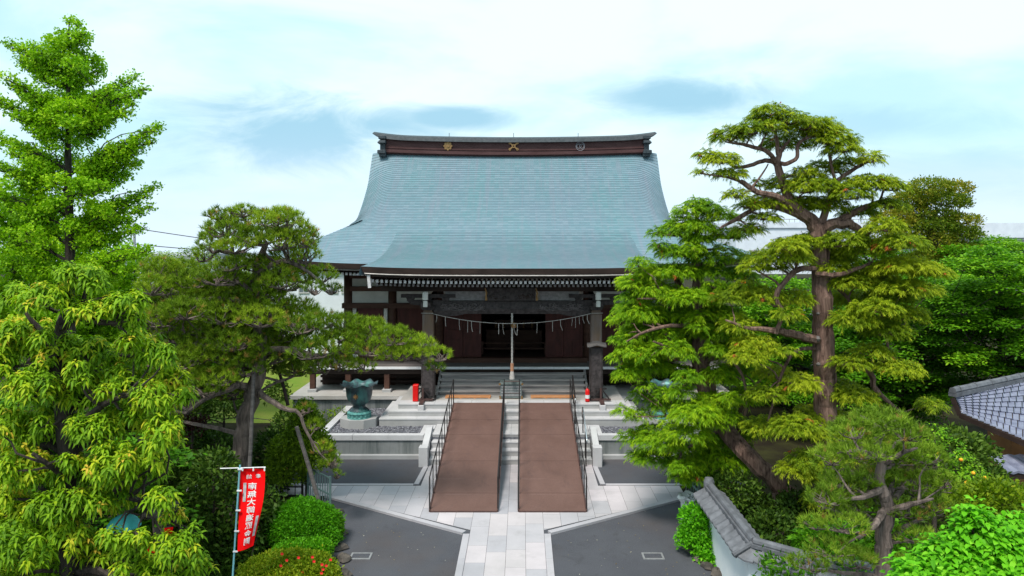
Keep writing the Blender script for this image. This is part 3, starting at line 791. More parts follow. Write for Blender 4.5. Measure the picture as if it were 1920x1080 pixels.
alt = MB(); alt.box(-1.35, 1.35, 29.4, 29.5, 2.3, 2.36); alt.box(-1.35, 1.35, 29.4, 29.5, 2.52, 2.58); alt.box(-1.2, 1.2, 30.5, 31.1, 2.1, 2.95); alt.box(-.9, .9, 31.2, 31.8, 2.95, 3.3)
for x in (-1.3, 0, 1.3): alt.box(x-.04, x+.04, 29.38, 29.52, 2.1, 2.62)
alt.build('altar_railing', M['wood_beam'], hall)
b = MB()
for x in (-.8, -.45, .42, .78, .1):
    b.lathe([(.001, 0), (.05, .02), (.02, .1), (.06, .2), (.03, .32), (.001, .34)], (x, 30.8, 2.96), 8)
b.build('altar_ornament', M['gold'], hall, True)
# veranda
vr = MB(); vr.box(-7.87, 7.87, 26.82, WY, 1.93, 2.03); vr.box(-7.87, -6.7, WY, 38, 1.93, 2.03); vr.box(6.7, 7.87, WY, 38, 1.93, 2.03)
ver = vr.build('veranda', M['wood_grey'], hall)
b = MB()
x = -7.9
while x < 7.85: x1 = min(x+1.35, 7.9); b.box(x+.004, x1-.004, 26.75, 26.82, 1.965, 2.05); x = x1
b.build('veranda_edge', M['white'], ver)
b = MB(); b.box(-7.8, 7.8, 26.9, 27.02, 1.75, 1.928); b.build('veranda_beam', M['wood'], ver)
b = MB()
for z in (1.22, 1.42, 1.6):
    b.box(-7.6, 7.6, 27.95, 28.0, z, z+.09)
b.box(-7.6, 7.6, 28.2, 28.26, 1.09, 1.9); b.build('underfloor_boards', M['wood'], ver)
for x in (-7.6, -6.25, -4.78, -3.3, 3.3, 4.78, 6.25, 7.6):
    b = MB(); b.box(x-.095, x+.095, 26.86, 27.05, 1.2, 1.75); vp = b.build('veranda_post', M['wood_beam'], ver)
    b = MB(); b.bbox(x-.17, x+.17, 26.8, 27.12, 1.08, 1.2, .02); b.build('post_stone', M['granite'], ver)
# inner timber step in front of the doors
b = MB(); b.box(-2.9, 2.9, 27.75, 28.1, 2.03, 2.2); b.build('door_step', M['wood_beam'], hall)
# wooden stairs
M['wood_tread'] = simple('toplit_stair_tread', (.26, .24, .24), (.50, .46, .45), 3, .8, .25, st=(.35, 1.5, 4), lo=.3, hi=.7)  # step wood in a lighter colour, imitating light from above on the treads
ws = MB(); wt = MB()
for k in range(4):
    y0 = 25.5+.26*k; ws.ct = k/5
    ws.box(-2.62, 2.62, y0+.03, y0+.06, 1.26+.155*k, 1.26+.155*(k+1)-.045)
    wt.box(-2.655, 2.655, y0, y0+.30, 1.26+.155*(k+1)-.045, 1.26+.155*(k+1))
for s in (-1, 1): ws.prism([(25.45, 1.26), (26.74, 1.26), (26.74, 1.95), (25.45, 1.38)], 0, s*2.66, s*2.74)
ws = ws.build('wooden_stairs', M['wood_step'], hall); wt.build('tread', M['wood_tread'], ws)
# porch pillars
for s, px in ((-1, 802.5), (1, 1117.5)):
    x = s*2.94; y = 24.9
    b = MB(); b.bbox(x-.19, x+.19, y-.19, y+.19, 1.4, 4.28, .03)
    b.prism([(x-.19, 4.28), (x+.19, 4.28), (x+.14, 4.40), (x-.14, 4.40)], 1, y-.15, y+.15)
    pl = b.build('porch_pillar', M['pillar'], hall)
    b = MB(); b.bbox(x-.185, x+.185, y-.23, y-.192, 1.42, 3.12, .01); b.bbox(x-.225, x-.192, y-.2, y+.2, 1.42, 3.12, .01); b.bbox(x+.192, x+.225, y-.2, y+.2, 1.42, 3.12, .01); b.build('pillar_sheath', M['carve'], pl)
    b = MB(); xs = np.linspace(-.33, .33, 13)      # little curved hood on the sheath
    for i in range(12):
        a, c_ = xs[i], xs[i+1]; f = lambda t: 3.24-.10*abs(t/.33)**1.3+.035*max(0, abs(t)/.33-.7)/.3
        b.add([(x+a, y-.40, f(a)), (x+c_, y-.40, f(c_)), (x+c_, y-.19, f(c_)+.10), (x+a, y-.19, f(a)+.10), (x+a, y-.40, f(a)-.035), (x+c_, y-.40, f(c_)-.035), (x+c_, y-.19, f(c_)-.04), (x+a, y-.19, f(a)-.04)], [(0,1,2,3), (4,5,1,0), (7,6,5,4), (3,2,6,7)])
    b.build('pillar_hood', M['wood_grey'], pl)
    b = MB(); b.bbox(x-.26, x+.26, y-.26, y+.26, 1.26, 1.36, .02); b.bbox(x-.22, x+.22, y-.22, y+.22, 1.36, 1.42, .01); b.build('pillar_base', M['darkiron'], pl)
    # bracket complex
    b = MB()
    b.prism([(x-.17, 4.41), (x+.17, 4.41), (x+.27, 4.55), (x-.27, 4.55)], 1, y-.25, y+.25)
    b.prism([(x-.75, 4.74), (x-.6, 4.60), (x-.2, 4.555), (x+.2, 4.555), (x+.6, 4.60), (x+.75, 4.74)], 1, y-.1, y+.1)
    b.box(x-.16, x+.16, y-.75, y+.8, 4.58, 4.72)
    for dx in (-.62, 0, .62): b.prism([(x+dx-.1, 4.745), (x+dx+.1, 4.745), (x+dx+.14, 4.83), (x+dx-.14, 4.83)], 1, y-.14, y+.14)
    b.box(x-.95, x+.95, y-.09, y+.09, 4.83, 4.95); b.build('bracket_set', M['carve'], pl)
    b = MB(); b.bbox(x-.075+.0, x+.075, y-.82, y-.752, 4.58, 4.79, .02); b.bbox(x-.095, x+.095, y-.86, y-.752, 4.82, 5.10, .03); b.build('white_nose', M['plaster'], pl)
M['dimcarve'] = simple('worn_carving', (.09, .08, .082), (.15, .13, .135), 9)
# curved carved porch beam
b = MB(); xs = np.linspace(-2.74, 2.74, 31)
def bt(x): return 4.72 - .16*max(0, (abs(x)-2.0)/.74)**2
def bo(x): return 4.27 - (.03+.05*math.sin(min(1, max(0, (abs(x)-1.75)/.8))*math.pi)) if abs(x) > 1.75 else 4.27
for i in range(30):
    a, c_ = xs[i], xs[i+1]
    b.add([(a, 24.78, bo(a)), (c_, 24.78, bo(c_)), (c_, 25.02, bo(c_)), (a, 25.02, bo(a)), (a, 24.82, bt(a)), (c_, 24.82, bt(c_)), (c_, 25.0, bt(c_)), (a, 25.0, bt(a)), (a, 24.74, (bt(a)+bo(a))/2-.05), (c_, 24.74, (bt(c_)+bo(c_))/2-.05)],
          [(0,3,2,1), (4,5,6,7), (0,1,9,8), (8,9,5,4), (2,3,7,6)])
beam = b.build('porch_beam', M['carve'], hall)
for s in (-1, 1):       # wave and cloud carving
    b = MB(); rr = random.Random(5)
    for k in range(26):
        cx = s*rr.uniform(1.05, 2.45); cz = rr.uniform(4.42, 4.60); r0 = rr.uniform(.045, .085); t0 = rr.uniform(0, 6)
        b.tube([(cx+(r0*(1-j/9))*math.cos(t0+j*.7)*1.5, 24.735, cz+(r0*(1-j/9))*math.sin(t0+j*.7)) for j in range(8)], .014, 5)
    for k in range(3): b.tube([(s*(.95+j*.11), 24.735, 4.40+.05*k+.022*math.sin(j*1.3+k)) for j in range(15)], .012, 5)
    b.build('beam_carving', M['dimcarve'], beam)
b = MB(); b.box(-4.6, 4.6, 24.86, 24.95, 5.05, 5.2); b.box(-4.6, 4.6, 24.83, 24.97, 5.22, 5.34); b.build('porch_purlin', M['wood'], hall)
for s in (-1, 1):
    b = MB(); b.box(s*.95, s*2.35, 24.9, 24.93, 4.73, 5.04); b.build('porch_plaster_panel', M['dimivory'], hall)
    b = MB(); b.beam((s*2.94, 25.1, 4.55), (s*2.94, 28.2, 4.9), .2, .26); b.build('connecting_beam', M['wood'], hall)
b = MB(); b.box(-.88, .82, 24.68, 24.74, 4.74, 5.18); pq = b.build('name_plaque', M['carve'], hall)
b = MB()
for x in (-.9, .86): b.prism([(x-.03, 4.74), (x+.05, 4.76), (x+.02, 4.92), (x+.045, 5.0), (x-.02, 5.2), (x-.05, 5.18), (x-.01, 4.98), (x-.035, 4.88)], 1, 24.62, 24.68)
b.build('gilt_edge', M['gold'], pq)
b = MB(); rr = random.Random(2)
for k in range(20):
    cx = rr.choice((-1, 1))*rr.uniform(.2, .75)-.03; cz = rr.uniform(4.80, 4.95); r0 = .05
    b.tube([(cx+(r0*(1-j/9))*math.cos(j*.7+k)*1.3, 24.675, cz+(r0*(1-j/9))*math.sin(j*.7+k)) for j in range(8)], .011, 5)
b.build('plaque_carving', M['wood'], pq)

# ================================================================== SMALL OBJECTS ON THE PORCH
# shimenawa rope
e = empty('straw_rope', (0, 24.5, 4.1), 'thin sacred rope with hanging paper strips slung between the porch pillars', 'rope')
def ropez(x): return 3.95+.36*(abs(x+.02)/2.8)**2
b = MB(); b.tube([(x, 24.62, ropez(x)) for x in np.linspace(-2.8, 2.8, 29)], .011, 6)
for s in (-1, 1): b.tube([(s*2.75, 24.63, 4.305), (s*3.16, 24.67, 4.31)], .010, 6)
b.build('rope', M['rope'], e, True)
for px, L in ((819, 14), (835, 18), (861, 20), (877, 22), (884, 20), (900, 22), (935, 20), (943, 20), (964, 22), (970, 22), (1007, 20), (1036, 20), (1051, 20), (1073, 15), (1079, 20), (1086, 15), (1093, 15), (1101, 18)):
    x = CX+(px-980)*24.62/1330; L_ = L*24.62/1330; b = MB()
    z = ropez(x); w_ = random.uniform(.004, .010); k = random.uniform(-.03, .08)
    b.box(x-w_, x+w_, 24.612, 24.616, z-L_*.5, z-.01); b.add([(x-w_, 24.61, z-L_*.5), (x+w_, 24.61, z-L_*.5), (x+w_+k, 24.60, z-L_), (x-w_+k, 24.60, z-L_)], [(0,1,2,3)]); b.build('paper_strip', M['rope'], e)
e = empty('bell_rope', (-.03, 24.75, 2.05), 'thick pale bell rope with orange handle hanging in front of the offering box', 'bell rope')
b = MB(); b.tube([(-.0, 24.75, 4.3), (0, 24.75, 2.55)], .032, 8)
for z in np.linspace(4.2, 2.6, 14): b.tube([(0, 24.75, z), (0, 24.75, z-.03)], .038, 8)
b.build('rope', M['rope'], e)
b = MB(); b.tube([(0, 24.75, 2.55), (0, 24.75, 2.28)], .06, 8); b.build('handle', M['rope_o'], e)
b = MB(); b.tube([(0, 24.75, 2.28), (0, 24.75, 2.2), (0, 24.75, 2.0)], [.05, .075, .095], 10); b.build('tassel', M['rope'], e)
b = MB(); b.lathe([(.001, .1), (.07, .08), (.11, 0), (.09, -.08), (.001, -.1)], (.06, 24.75, 3.88), 12); b.build('bell', M['gold'], e, True)
# offering box
e = empty('offering_box', (0, 25.1, 1.26), 'slatted grey-green offering box with gold corners at the foot of the wooden stairs', 'offering box')
cx = -.04
b = MB(); b.bbox(cx-.38, cx+.38, 24.95, 25.35, 1.30, 1.78, .01); M['boxgrey'] = simple('grey_green_box', (.13, .16, .16), (.2, .235, .23), 8); bd = b.build('box_body', M['boxgrey'], e)
b = MB()
for k in range(11): b.box(cx-.37+k*.07, cx-.34+k*.07, 24.93, 25.36, 1.80, 1.84)
b.box(cx-.40, cx+.40, 24.90, 24.95, 1.78, 1.85); b.box(cx-.40, cx+.40, 25.36, 25.40, 1.78, 1.85); b.build('slatted_top', M['boxgrey'], e)
b = MB()
for k in range(4): b.box(cx-.36, cx+.36, 24.935, 24.95, 1.36+k*.1, 1.42+k*.1)
b.build('front_slats', M['frame'], e)
for s in (-1, 1):
    b = MB(); b.box(cx+s*.36, cx+s*.43, 24.88, 24.96, 1.76, 1.82); b.build('gold_corner', M['gold'], e)
    b = MB(); b.box(cx+s*.35, cx+s*.41, 24.92, 25.0, 1.26, 1.36); b.build('foot', M['gold'], e)
# duckboards
def duck(x0, x1, lab):
    e = empty('duckboard', ((x0+x1)/2, 25.1, 1.26), lab, 'duckboard', 'orange duckboards before the wooden stairs')
    b = MB(); n = 6
    for k in range(n): b.box(x0, x1, 25.0+k*.065, 25.05+k*.065, 1.285, 1.315)
    b.build('slats', M['mat'], e)
    b = MB()
    for x in np.linspace(x0+.05, x1-.05, 4): b.box(x-.03, x+.03, 25.0, 25.37, 1.262, 1.284)
    b.build('bearers', M['mat'], e)
duck(CX+(835-980)*25.1/1330, CX+(920-980)*25.1/1330, 'orange slatted duckboard at the stair foot, left of the offering box')
duck(CX+(995-980)*25.1/1330, CX+(1079-980)*25.1/1330, 'orange slatted duckboard at the stair foot, right of the offering box')
# red cabinet, extinguisher
e = empty('extinguisher_cabinet', (-3.3, 24.6, 1.26), 'tall narrow red box standing beside the left porch pillar', 'red box')
b = MB(); x = CX+(779.5-980)*24.6/1330; b.bbox(x-.095, x+.095, 24.5, 24.72, 1.28, 1.84, .012); b.build('body', M['red'], e)
b = MB(); b.box(x-.08, x+.08, 24.496, 24.4995, 1.34, 1.80); b.build('door', M['red'], e)
x = CX+(1101.5-980)*24.5/1330
e = empty('fire_extinguisher', (x, 24.5, 1.26), 'red fire extinguisher with black hose standing by the right porch pillar', 'fire extinguisher')
b = MB(); b.lathe([(.001, 0), (.075, .01), (.08, .05), (.08, .36), (.06, .42), (.025, .45), (.02, .48), (.001, .49)], (x, 24.5, 1.27), 16); b.build('cylinder', M['red'], e, True)
b = MB(); b.box(x-.012, x+.012, 24.44, 24.54, 1.75, 1.80); b.box(x-.02, x+.05, 24.47, 24.5, 1.79, 1.81); b.build('valve', M['darkiron'], e)
b = MB(); b.tube([(x+.02, 24.45, 1.77), (x+.09, 24.42, 1.72), (x+.10, 24.42, 1.5), (x+.07, 24.42, 1.34)], .014, 6); b.build('hose', M['darkiron'], e)
b = MB(); b.lathe([(.081, .12), (.081, .24)], (x, 24.5, 1.27), 16); b.build('paper_label', M['white'], e)
# trestle stands and drain pipes in front of pillars
for s, lab in ((-1, 'dark brown trestle stand before the left porch pillar, on a small stone block'), (1, 'dark brown trestle stand before the right porch pillar, on a small stone block')):
    x = s*3.08; y = 24.55
    e = empty('trestle_stand', (x, y, 1.26), lab, 'stand', 'trestle stands before the porch pillars')
    b = MB(); b.box(x-.34, x+.34, y-.04, y+.04, 1.30, 1.36); b.build('cross_beam', M['iron'], e)
    b = MB(); b.tube([(x, y, 1.30), (x, y, 1.72)], .04, 8); b.build('post', M['iron'], e)
    b = MB(); b.beam((x-.28, y, 1.36), (x-.05, y, 1.66), .04, .05); b.beam((x+.28, y, 1.36), (x+.05, y, 1.66), .04, .05)
    b.beam((x-.2, y+.03, 1.70), (x+.2, y+.03, 1.70), .04, .05); b.build('brace', M['darkiron'], e)
    b = MB(); b.box(x-.07, x+.07, 24.05, 24.5, 1.262, 1.33); b.build('foot_beam', M['iron'], e)
    b = MB(); b.bbox(x-.1, x+.1, 23.98, 24.18, .905, 1.255, .012); tag(b.build('stone_block', M['coping']), 'small pale stone block on the low steps under the %s trestle stand' % ('left' if s < 0 else 'right'), 'stone block', 'stone blocks on the low steps')
# bronze lotus basins
def basin(cx, lab):
    cy = 23.75
    e = empty('lotus_basin', (cx, cy, .66), lab, 'bronze basin', 'bronze lotus basins on the gravel beds')
    b = MB(); oc = [(cx+.64*math.cos(R(22.5+45*k)), cy+.5*math.sin(R(22.5+45*k))) for k in range(8)]
    b.prism(oc, 2, .5, .93); b.build('stone_plinth', M['granite'], e)
    b = MB(); b.lathe([(.001, .93), (.40, .93), (.40, .96), (.36, .98), (.36, 1.07), (.40, 1.09), (.39, 1.12), (.3, 1.16), (.001, 1.16)], (cx, cy, 0), 16)
    for k in range(16):
        a = R(22.5*k); b.box(cx+.365*math.cos(a)-.03, cx+.365*math.cos(a)+.03, cy+.365*math.sin(a)-.03, cy+.365*math.sin(a)+.03, .99, 1.06)
    M.setdefault('bronze_g', simple('green_bronze', (.07, .24, .23), (.14, .36, .34), 9, .5, .5, .3)); b.build('foot_ring', M['bronze_g'], e)
    b = MB()
    pf = [(.30, 1.15), (.31, 1.18), (.24, 1.22), (.19, 1.27), (.20, 1.31), (.20, 1.36), (.30, 1.42), (.38, 1.52), (.42, 1.66), (.435, 1.82), (.44, 1.94), (.51, 2.03), (.60, 2.07)]
    def fn(r, z, a, j):
        t = max(0, (j-8)/4.)
        pet = math.cos(8*a+math.pi)
        return r*(1+.045*t*pet), z+.042*t*pet - .01*t
    b.lathe(pf, (cx, cy, 0), 72, fn)
    pi_ = [(.60, 2.065), (.50, 2.02), (.42, 1.93), (.41, 1.8), (.38, 1.6), (.001, 1.55)]
    def fn2(r, z, a, j):
        t = max(0, 1-j/3.); pet = math.cos(8*a+math.pi); return r*(1+.045*t*pet), z+.042*t*pet-.01*t
    b.lathe(pi_, (cx, cy, 0), 72, fn2); b.build('bowl', M['bronze'], e, True)
    b = MB()
    for k in range(8):
        a = R(k*45); b.beam((cx-.02, cy-.445, 1.70), (cx-.02+.085*math.cos(a), cy-.445, 1.70+.085*math.sin(a)), .02, .03, (0, 1, 0))
    disc(b, cx-.02, 1.70, .035, cy-.47, cy-.44, 8); b.build('gold_crest', M['gold'], e)
    b = MB()
    for k in range(20):
        a = 2*math.pi*k/20; b.prism([(-.02, 0), (.02, 0), (.03, .06), (0, .08), (-.03, .06)], 1, 0, .01) if False else b.beam((cx+.20*math.cos(a), cy+.20*math.sin(a), 1.26), (cx+.32*math.cos(a), cy+.32*math.sin(a), 1.16), .07, .02)
    b.build('petal_skirt', M['bronze'], e)
basin(-5.1, 'green bronze lotus basin on a stone plinth, in the open on the left gravel bed')
basin(5.1, 'green bronze lotus basin half hidden by tree branches on the right gravel bed')

# ================================================================== VEGETATION
M['lf_litter'] = leafm('litter', [(0, (.10, .06, .02)), (.6, (.28, .22, .08)), (1, (.55, .52, .45))], .1)
def nrm(a): return a/(np.linalg.norm(a, axis=-1, keepdims=True)+1e-9)
ZUP = np.array((0, 0, 1.))
class Leaves:
    def __init__(s): s.V = []; s.F = []; s.C = []; s.T = []; s.n = 0
    def _push(s, V, F, cnt, tint):          # V (n,k,3), F local face index list
        n, k, _ = V.shape
        s.V.append(V.reshape(-1, 3)); f = np.array([i for q in F for i in q])
        s.F.append((f[None]+(s.n+np.arange(n)*k)[:, None]).ravel()); s.C.append(np.tile([len(q) for q in F], n)); s.T.append(np.repeat(tint, k)); s.n += n*k
    def tri(s, P, D, N, L, W, tint):
        D = nrm(D); S = nrm(np.cross(D, N)); L = L[:, None]; W = W[:, None]/2
        s._push(np.stack([P-S*W, P+S*W, P+D*L], 1), [(0, 1, 2)], None, tint)
    def kite(s, P, D, N, L, W, droop, tint, mid=.5):
        D = nrm(D); S = nrm(np.cross(D, N)); L = L[:, None]; W = W[:, None]/2
        m = P+D*L*mid
        s._push(np.stack([P, m+S*W, P+D*L-ZUP*L*droop, m-S*W], 1), [(0, 1, 2, 3)], None, tint)
    def leaf(s, P, D, N, L, W, droop, tint):
        D = nrm(D); S = nrm(np.cross(D, N)); U = np.cross(S, D); L = L[:, None]; W = W[:, None]/2
        a = P+D*L*.33-ZUP*L*droop*.08; b = P+D*L*.70-ZUP*L*droop*.45; t = P+D*L*.95-ZUP*L*droop
        s._push(np.stack([P, a+S*W+U*W*.25, a, a-S*W+U*W*.25, b+S*W*.8+U*W*.2, b, b-S*W*.8+U*W*.2, t], 1),
                [(0, 2, 1), (0, 3, 2), (1, 2, 5, 4), (2, 3, 6, 5), (4, 5, 7), (5, 6, 7)], None, tint)
    def build(s, name, mat, parent):
        return np_mesh(name, np.concatenate(s.V), np.concatenate(s.F), np.concatenate(s.C), mat, parent, np.clip(np.concatenate(s.T), 0, 1))
def rnd(n): return nrm(RNG.normal(size=(n, 3)))
def shell(c, r, n, low=-.45, inner=.55):
    d = rnd(int(n*1.6)+8); d = d[d[:, 2] > low][:n]
    n = len(d); k = inner+(1-inner)*RNG.random(n)**.6
    return c+d*r*k[:, None], nrm(d/r*np.min(r)), n
def lk(lv, c, r, kind, dens, sc, t0):
    A = 4*math.pi*((r[0]*r[1])**1.6/3+(r[0]*r[2])**1.6/3+(r[1]*r[2])**1.6/3)**(1/1.6)
    n = max(6, int(A*dens*.8))
    if kind == 'cyp':
        P, O, n = shell(c*1., r*np.array((1.05, 1.05, 1.1)), n, -.3, .3)
        H = O.copy(); H[:, 2] *= .3; H = nrm(H+RNG.normal(size=(n, 3))*.35*np.array((1, 1, .4)))
        S = nrm(np.cross(H, ZUP)); L = sc*RNG.uniform(.24, .42, n)[:, None]; K = 7; tb = t0+RNG.normal(size=n)*.16
        dead = RNG.random(n) < .004
        for i in range(K):
            t = (i+.6)/K; Q = P+H*L*t+ZUP*L*(.16*t-.55*t*t)
            for sg in (-1, 1):
                D = H*.6+S*sg*(.8-.25*t)+ZUP*(-.35-.75*t)+RNG.normal(size=(n, 3))*.16
                tt = np.where(dead, 1, np.clip(tb+.28*(t-.45)+RNG.normal(size=n)*.05, 0, .95))
                lv.tri(Q, D, ZUP+RNG.normal(size=(n, 3))*.4, L[:, 0]*(.72-.30*t)*RNG.uniform(.6, 1.35, n), np.full(n, .015), tt)
        lv.tri(P, H+ZUP*-.1, ZUP+0*P, L[:, 0], np.full(n, .015), np.clip(tb, 0, .9))
    elif kind == 'pine':
        P, O, n = shell(c, r, n, -.3, .5)
        A_ = nrm(O*.45+ZUP*.75+RNG.normal(size=(n, 3))*.25); tb = t0+RNG.normal(size=n)*.18
        old = RNG.random(n) < .03
        for i in range(16):
            D = A_*.75+rnd(n)*.62
            lv.tri(P+A_*(.05*sc*RNG.random(n))[:, None], D, rnd(n), sc*RNG.uniform(.09, .15, n), np.full(n, .0125*sc), np.where(old, 1, np.clip(tb+RNG.normal(size=n)*.08, 0, .92)))
    elif kind == 'ginkgo':
        P, O, n = shell(c, r, n, -.8, .2)
        for i in range(5):
            Q = P+RNG.normal(size=(n, 3))*.06*sc; D = nrm(O*.3+rnd(n)+ZUP*-.1)
            lv.kite(Q, D, rnd(n)+ZUP*.8, sc*RNG.uniform(.06, .10, n), sc*RNG.uniform(.07, .11, n), .1, t0+RNG.normal(size=n)*.2, .8)
    elif kind == 'maple':
        P, O, n = shell(c, r, n, -.15, .4)
        for i in range(6):
            Q = P+RNG.normal(size=(n, 3))*np.array((.11, .11, .03))*sc; D = rnd(n)*np.array((1, 1, .25))+O*.4+ZUP*-.15
            lv.kite(Q, D, ZUP+rnd(n)*.45, sc*RNG.uniform(.07, .12, n), sc*RNG.uniform(.05, .08, n), .15, t0+RNG.normal(size=n)*.18)
    elif kind == 'rosette':
        P, O, n = shell(c, r, n, -.35, .5)
        A_ = nrm(O*.5+ZUP*.8+RNG.normal(size=(n, 3))*.25); U = nrm(np.cross(A_, rnd(n))); W = np.cross(A_, U); tb = t0+RNG.normal(size=n)*.16
        young = RNG.random(n) < .10
        for i in range(9):
            a = i*2.4+RNG.normal(size=n)*.2; up = .45-.075*i
            D = U*np.cos(a)[:, None]+W*np.sin(a)[:, None]+A_*up
            tt = tb+(.14 if i > 5 else 0)*-1+RNG.normal(size=n)*.06+np.where(young & (i < 5), .34, 0)
            lv.leaf(P-A_*(.012*i*sc), D, A_, sc*RNG.uniform(.11, .17, n)*(.8+.03*i), sc*RNG.uniform(.036, .05, n), RNG.uniform(.4, .95, n)[:, None], tt)
    elif kind == 'big':
        P, O, n = shell(c, r, n, -.3, .6)
        for i in range(6):
            D = O*.7+rnd(n)*np.array((.9, .9, .4)); tb = t0+RNG.normal(size=n)*.2
            lv.leaf(P+RNG.normal(size=(n, 3))*.05*sc, D, ZUP+O*.6, sc*RNG.uniform(.08, .13, n), sc*RNG.uniform(.05, .075, n), RNG.uniform(.3, .7, n)[:, None], tb)
    elif kind == 'small':
        P, O, n = shell(c, r, n, -.5, .8)
        for i in range(5):
            D = O*.7+rnd(n)*.9+ZUP*.2
            lv.kite(P+RNG.normal(size=(n, 3))*.035*sc, D, rnd(n)+ZUP*.5, sc*RNG.uniform(.04, .075, n), sc*RNG.uniform(.02, .035, n), .05, t0+RNG.normal(size=n)*.2)

def path_pts(pl, d, jit=0.0):
    """pixel polyline (px, py, dd, r) -> smooth world polyline"""
    P = [PW(a[0], a[1], d+a[2]) for a in pl]; r = [a[3] for a in pl]
    if len(P) < 3: return P, r
    o, ro = [], []
    for i in range(len(P)-1):
        p0 = P[max(i-1, 0)]; p1 = P[i]; p2 = P[i+1]; p3 = P[min(i+2, len(P)-1)]
        for t in (0, .25, .5, .75):
            q = .5*((2*p1)+(-p0+p2)*t+(2*p0-5*p1+4*p2-p3)*t*t+(-p0+3*p1-3*p2+p3)*t**3)
            o.append(q+RNG.normal(size=3)*jit*r[i]); ro.append(r[i]*(1-t)+r[i+1]*t)
    o.append(P[-1]); ro.append(r[-1]); return o, ro
def tree(name, label, cat, d, trunk, limbs, pads, kind, lmat, bmat, dens=60, sc=1.0, group=None, t0=.5, df=.85, twigs=5, tj=.13, twr=.008, auto=True, base=None, extra=None):
    bz = PW(trunk[0][0], trunk[0][1], d+trunk[0][2])
    root = empty(name, (bz[0], bz[1], 0), label, cat, group)
    b = MB(); nodes = []; rad = []
    for k, pl in enumerate([trunk]+limbs):
        P, r = path_pts(pl, d, .10)
        if k == 0:
            P = [np.array((bz[0], bz[1], -.05))]+[p for p in P] if bz[2] > .15 else P
            r = [r[0]*1.15]+r if bz[2] > .15 else r
        b.tube(P, r, 10 if k == 0 else 7)
        nodes += P; rad += r
    nodes = np.array(nodes); rad = np.array(rad)
    lv = Leaves()
    for pd in pads:
        px, py, rx, ry = pd[:4]; dd = pd[4] if len(pd) > 4 else RNG.uniform(-.5, .5)*df
        D_ = d+dd; c = PW(px, py, D_); rr = np.array((rx*D_/F, max(rx, ry)*D_/F*df, ry*D_/F))
        rr = np.maximum(rr, .05)
        if auto:
            low = c-ZUP*rr[2]*.5
            dist = np.linalg.norm(nodes-low, axis=1)+.9*np.maximum(0, nodes[:, 2]-low[2])+np.where(rad < .03, 3, 0)
            j = int(np.argmin(dist)); p0 = nodes[j]; L = np.linalg.norm(low-p0)
            r0 = min(rad[j]*.6, .02+.022*L)
            mid = (p0+low)/2+RNG.normal(size=3)*.08*L+ZUP*.06*L
            b.tube([p0, (p0+mid)/2+RNG.normal(size=3)*.03*L, mid, (mid+low)/2+RNG.normal(size=3)*.03*L, low], [r0, r0*.85, r0*.7, r0*.55, r0*.4], 5, False)
            for k in range(twigs):
                u = rnd(1)[0]; u[2] = abs(u[2])*.5; tip = c+u*rr*.9
                mm = (low+tip)/2-ZUP*rr[2]*.15+RNG.normal(size=3)*.12*rr
                b.tube([low, mm, tip], [twr*2, twr*1.4, twr*.7], 4, False)
        lk(lv, c, rr, kind, dens, sc, t0+RNG.normal()*tj)
    b.build('trunk', bmat, root)
    lv.build('crown', lmat, root)
    if extra: extra(root)
    return root
def fill(poly, n, s0, s1, asp=.5, depth=1.0, seed=1):
    """random pads inside a pixel polygon"""
    rr = random.Random(seed); xs = [p[0] for p in poly]; ys = [p[1] for p in poly]; out = []; tries = 0
    while len(out) < n and tries < 5000:
        tries += 1; x = rr.uniform(min(xs), max(xs)); y = rr.uniform(min(ys), max(ys)); ins = False
        for i in range(len(poly)):
            (x1, y1), (x2, y2) = poly[i], poly[i-1]
            if (y1 > y) != (y2 > y) and x < (x2-x1)*(y-y1)/(y2-y1)+x1: ins = not ins
        if not ins: continue
        s = rr.uniform(s0, s1)
        if any(abs(x-o[0]) < (s+o[2])*.34 and abs(y-o[1]) < (s*asp+o[3])*.34 for o in out): continue
        out.append((x, y, s, s*asp, rr.uniform(-depth, depth)))
    return out

# ---- ginkgo, far left
gk_tr = [(130, 907, 0, .20), (129, 700, 0, .17), (130, 500, 0, .13), (128, 350, 0, .10), (128, 200, 0, .06), (129, 90, 0, .03), (130, 40, 0, .012)]
gk_l = []; gk_p = [(130, 38, 10, 13, 0), (145, 45, 12, 8, 0), (118, 62, 14, 10, .1), (135, 70, 16, 16, 0), (128, 95, 22, 14, .1), (150, 100, 14, 14, 0)]
for y0, tx, ty in ((85, 162, 62), (120, 190, 112), (160, 200, 128), (215, 262, 142), (232, 276, 163), (255, 255, 196), (220, 215, 160), (330, 308, 232), (345, 290, 262), (355, 262, 300), (370, 250, 325), (430, 298, 348), (450, 285, 386), (470, 270, 425), (500, 285, 470), (520, 260, 505),
                   (90, 92, 72), (115, 62, 85), (140, 12, 78), (165, 35, 115), (210, 4, 146), (240, 40, 172), (255, -20, 178), (270, 30, 215), (320, -15, 252), (345, 20, 285), (360, -20, 305), (410, 30, 340), (430, -25, 350), (460, 20, 395), (490, -30, 420), (520, -10, 480), (540, 60, 520)):
    dd = RNG.uniform(-.9, .9); dx = tx-128; L = math.hypot(dx, ty-y0)
    gk_l.append([(128, y0, 0, .035+.0001*L), (128+dx*.35, y0+(ty-y0)*.42, dd*.4, .024), (128+dx*.7, y0+(ty-y0)*.75, dd*.8, .014), (tx, ty, dd, .006)])
    n = max(3, int(L/17))
    for k in range(n):
        t = .22+.78*(k+.5)/n; s = 21*(1-t)+9
        gk_p.append((128+dx*t+RNG.uniform(-4, 4), y0+(ty-y0)*(t**1.1)+RNG.uniform(-5, 3), s*1.15, s*.75, dd*t+RNG.uniform(-.15, .15)))
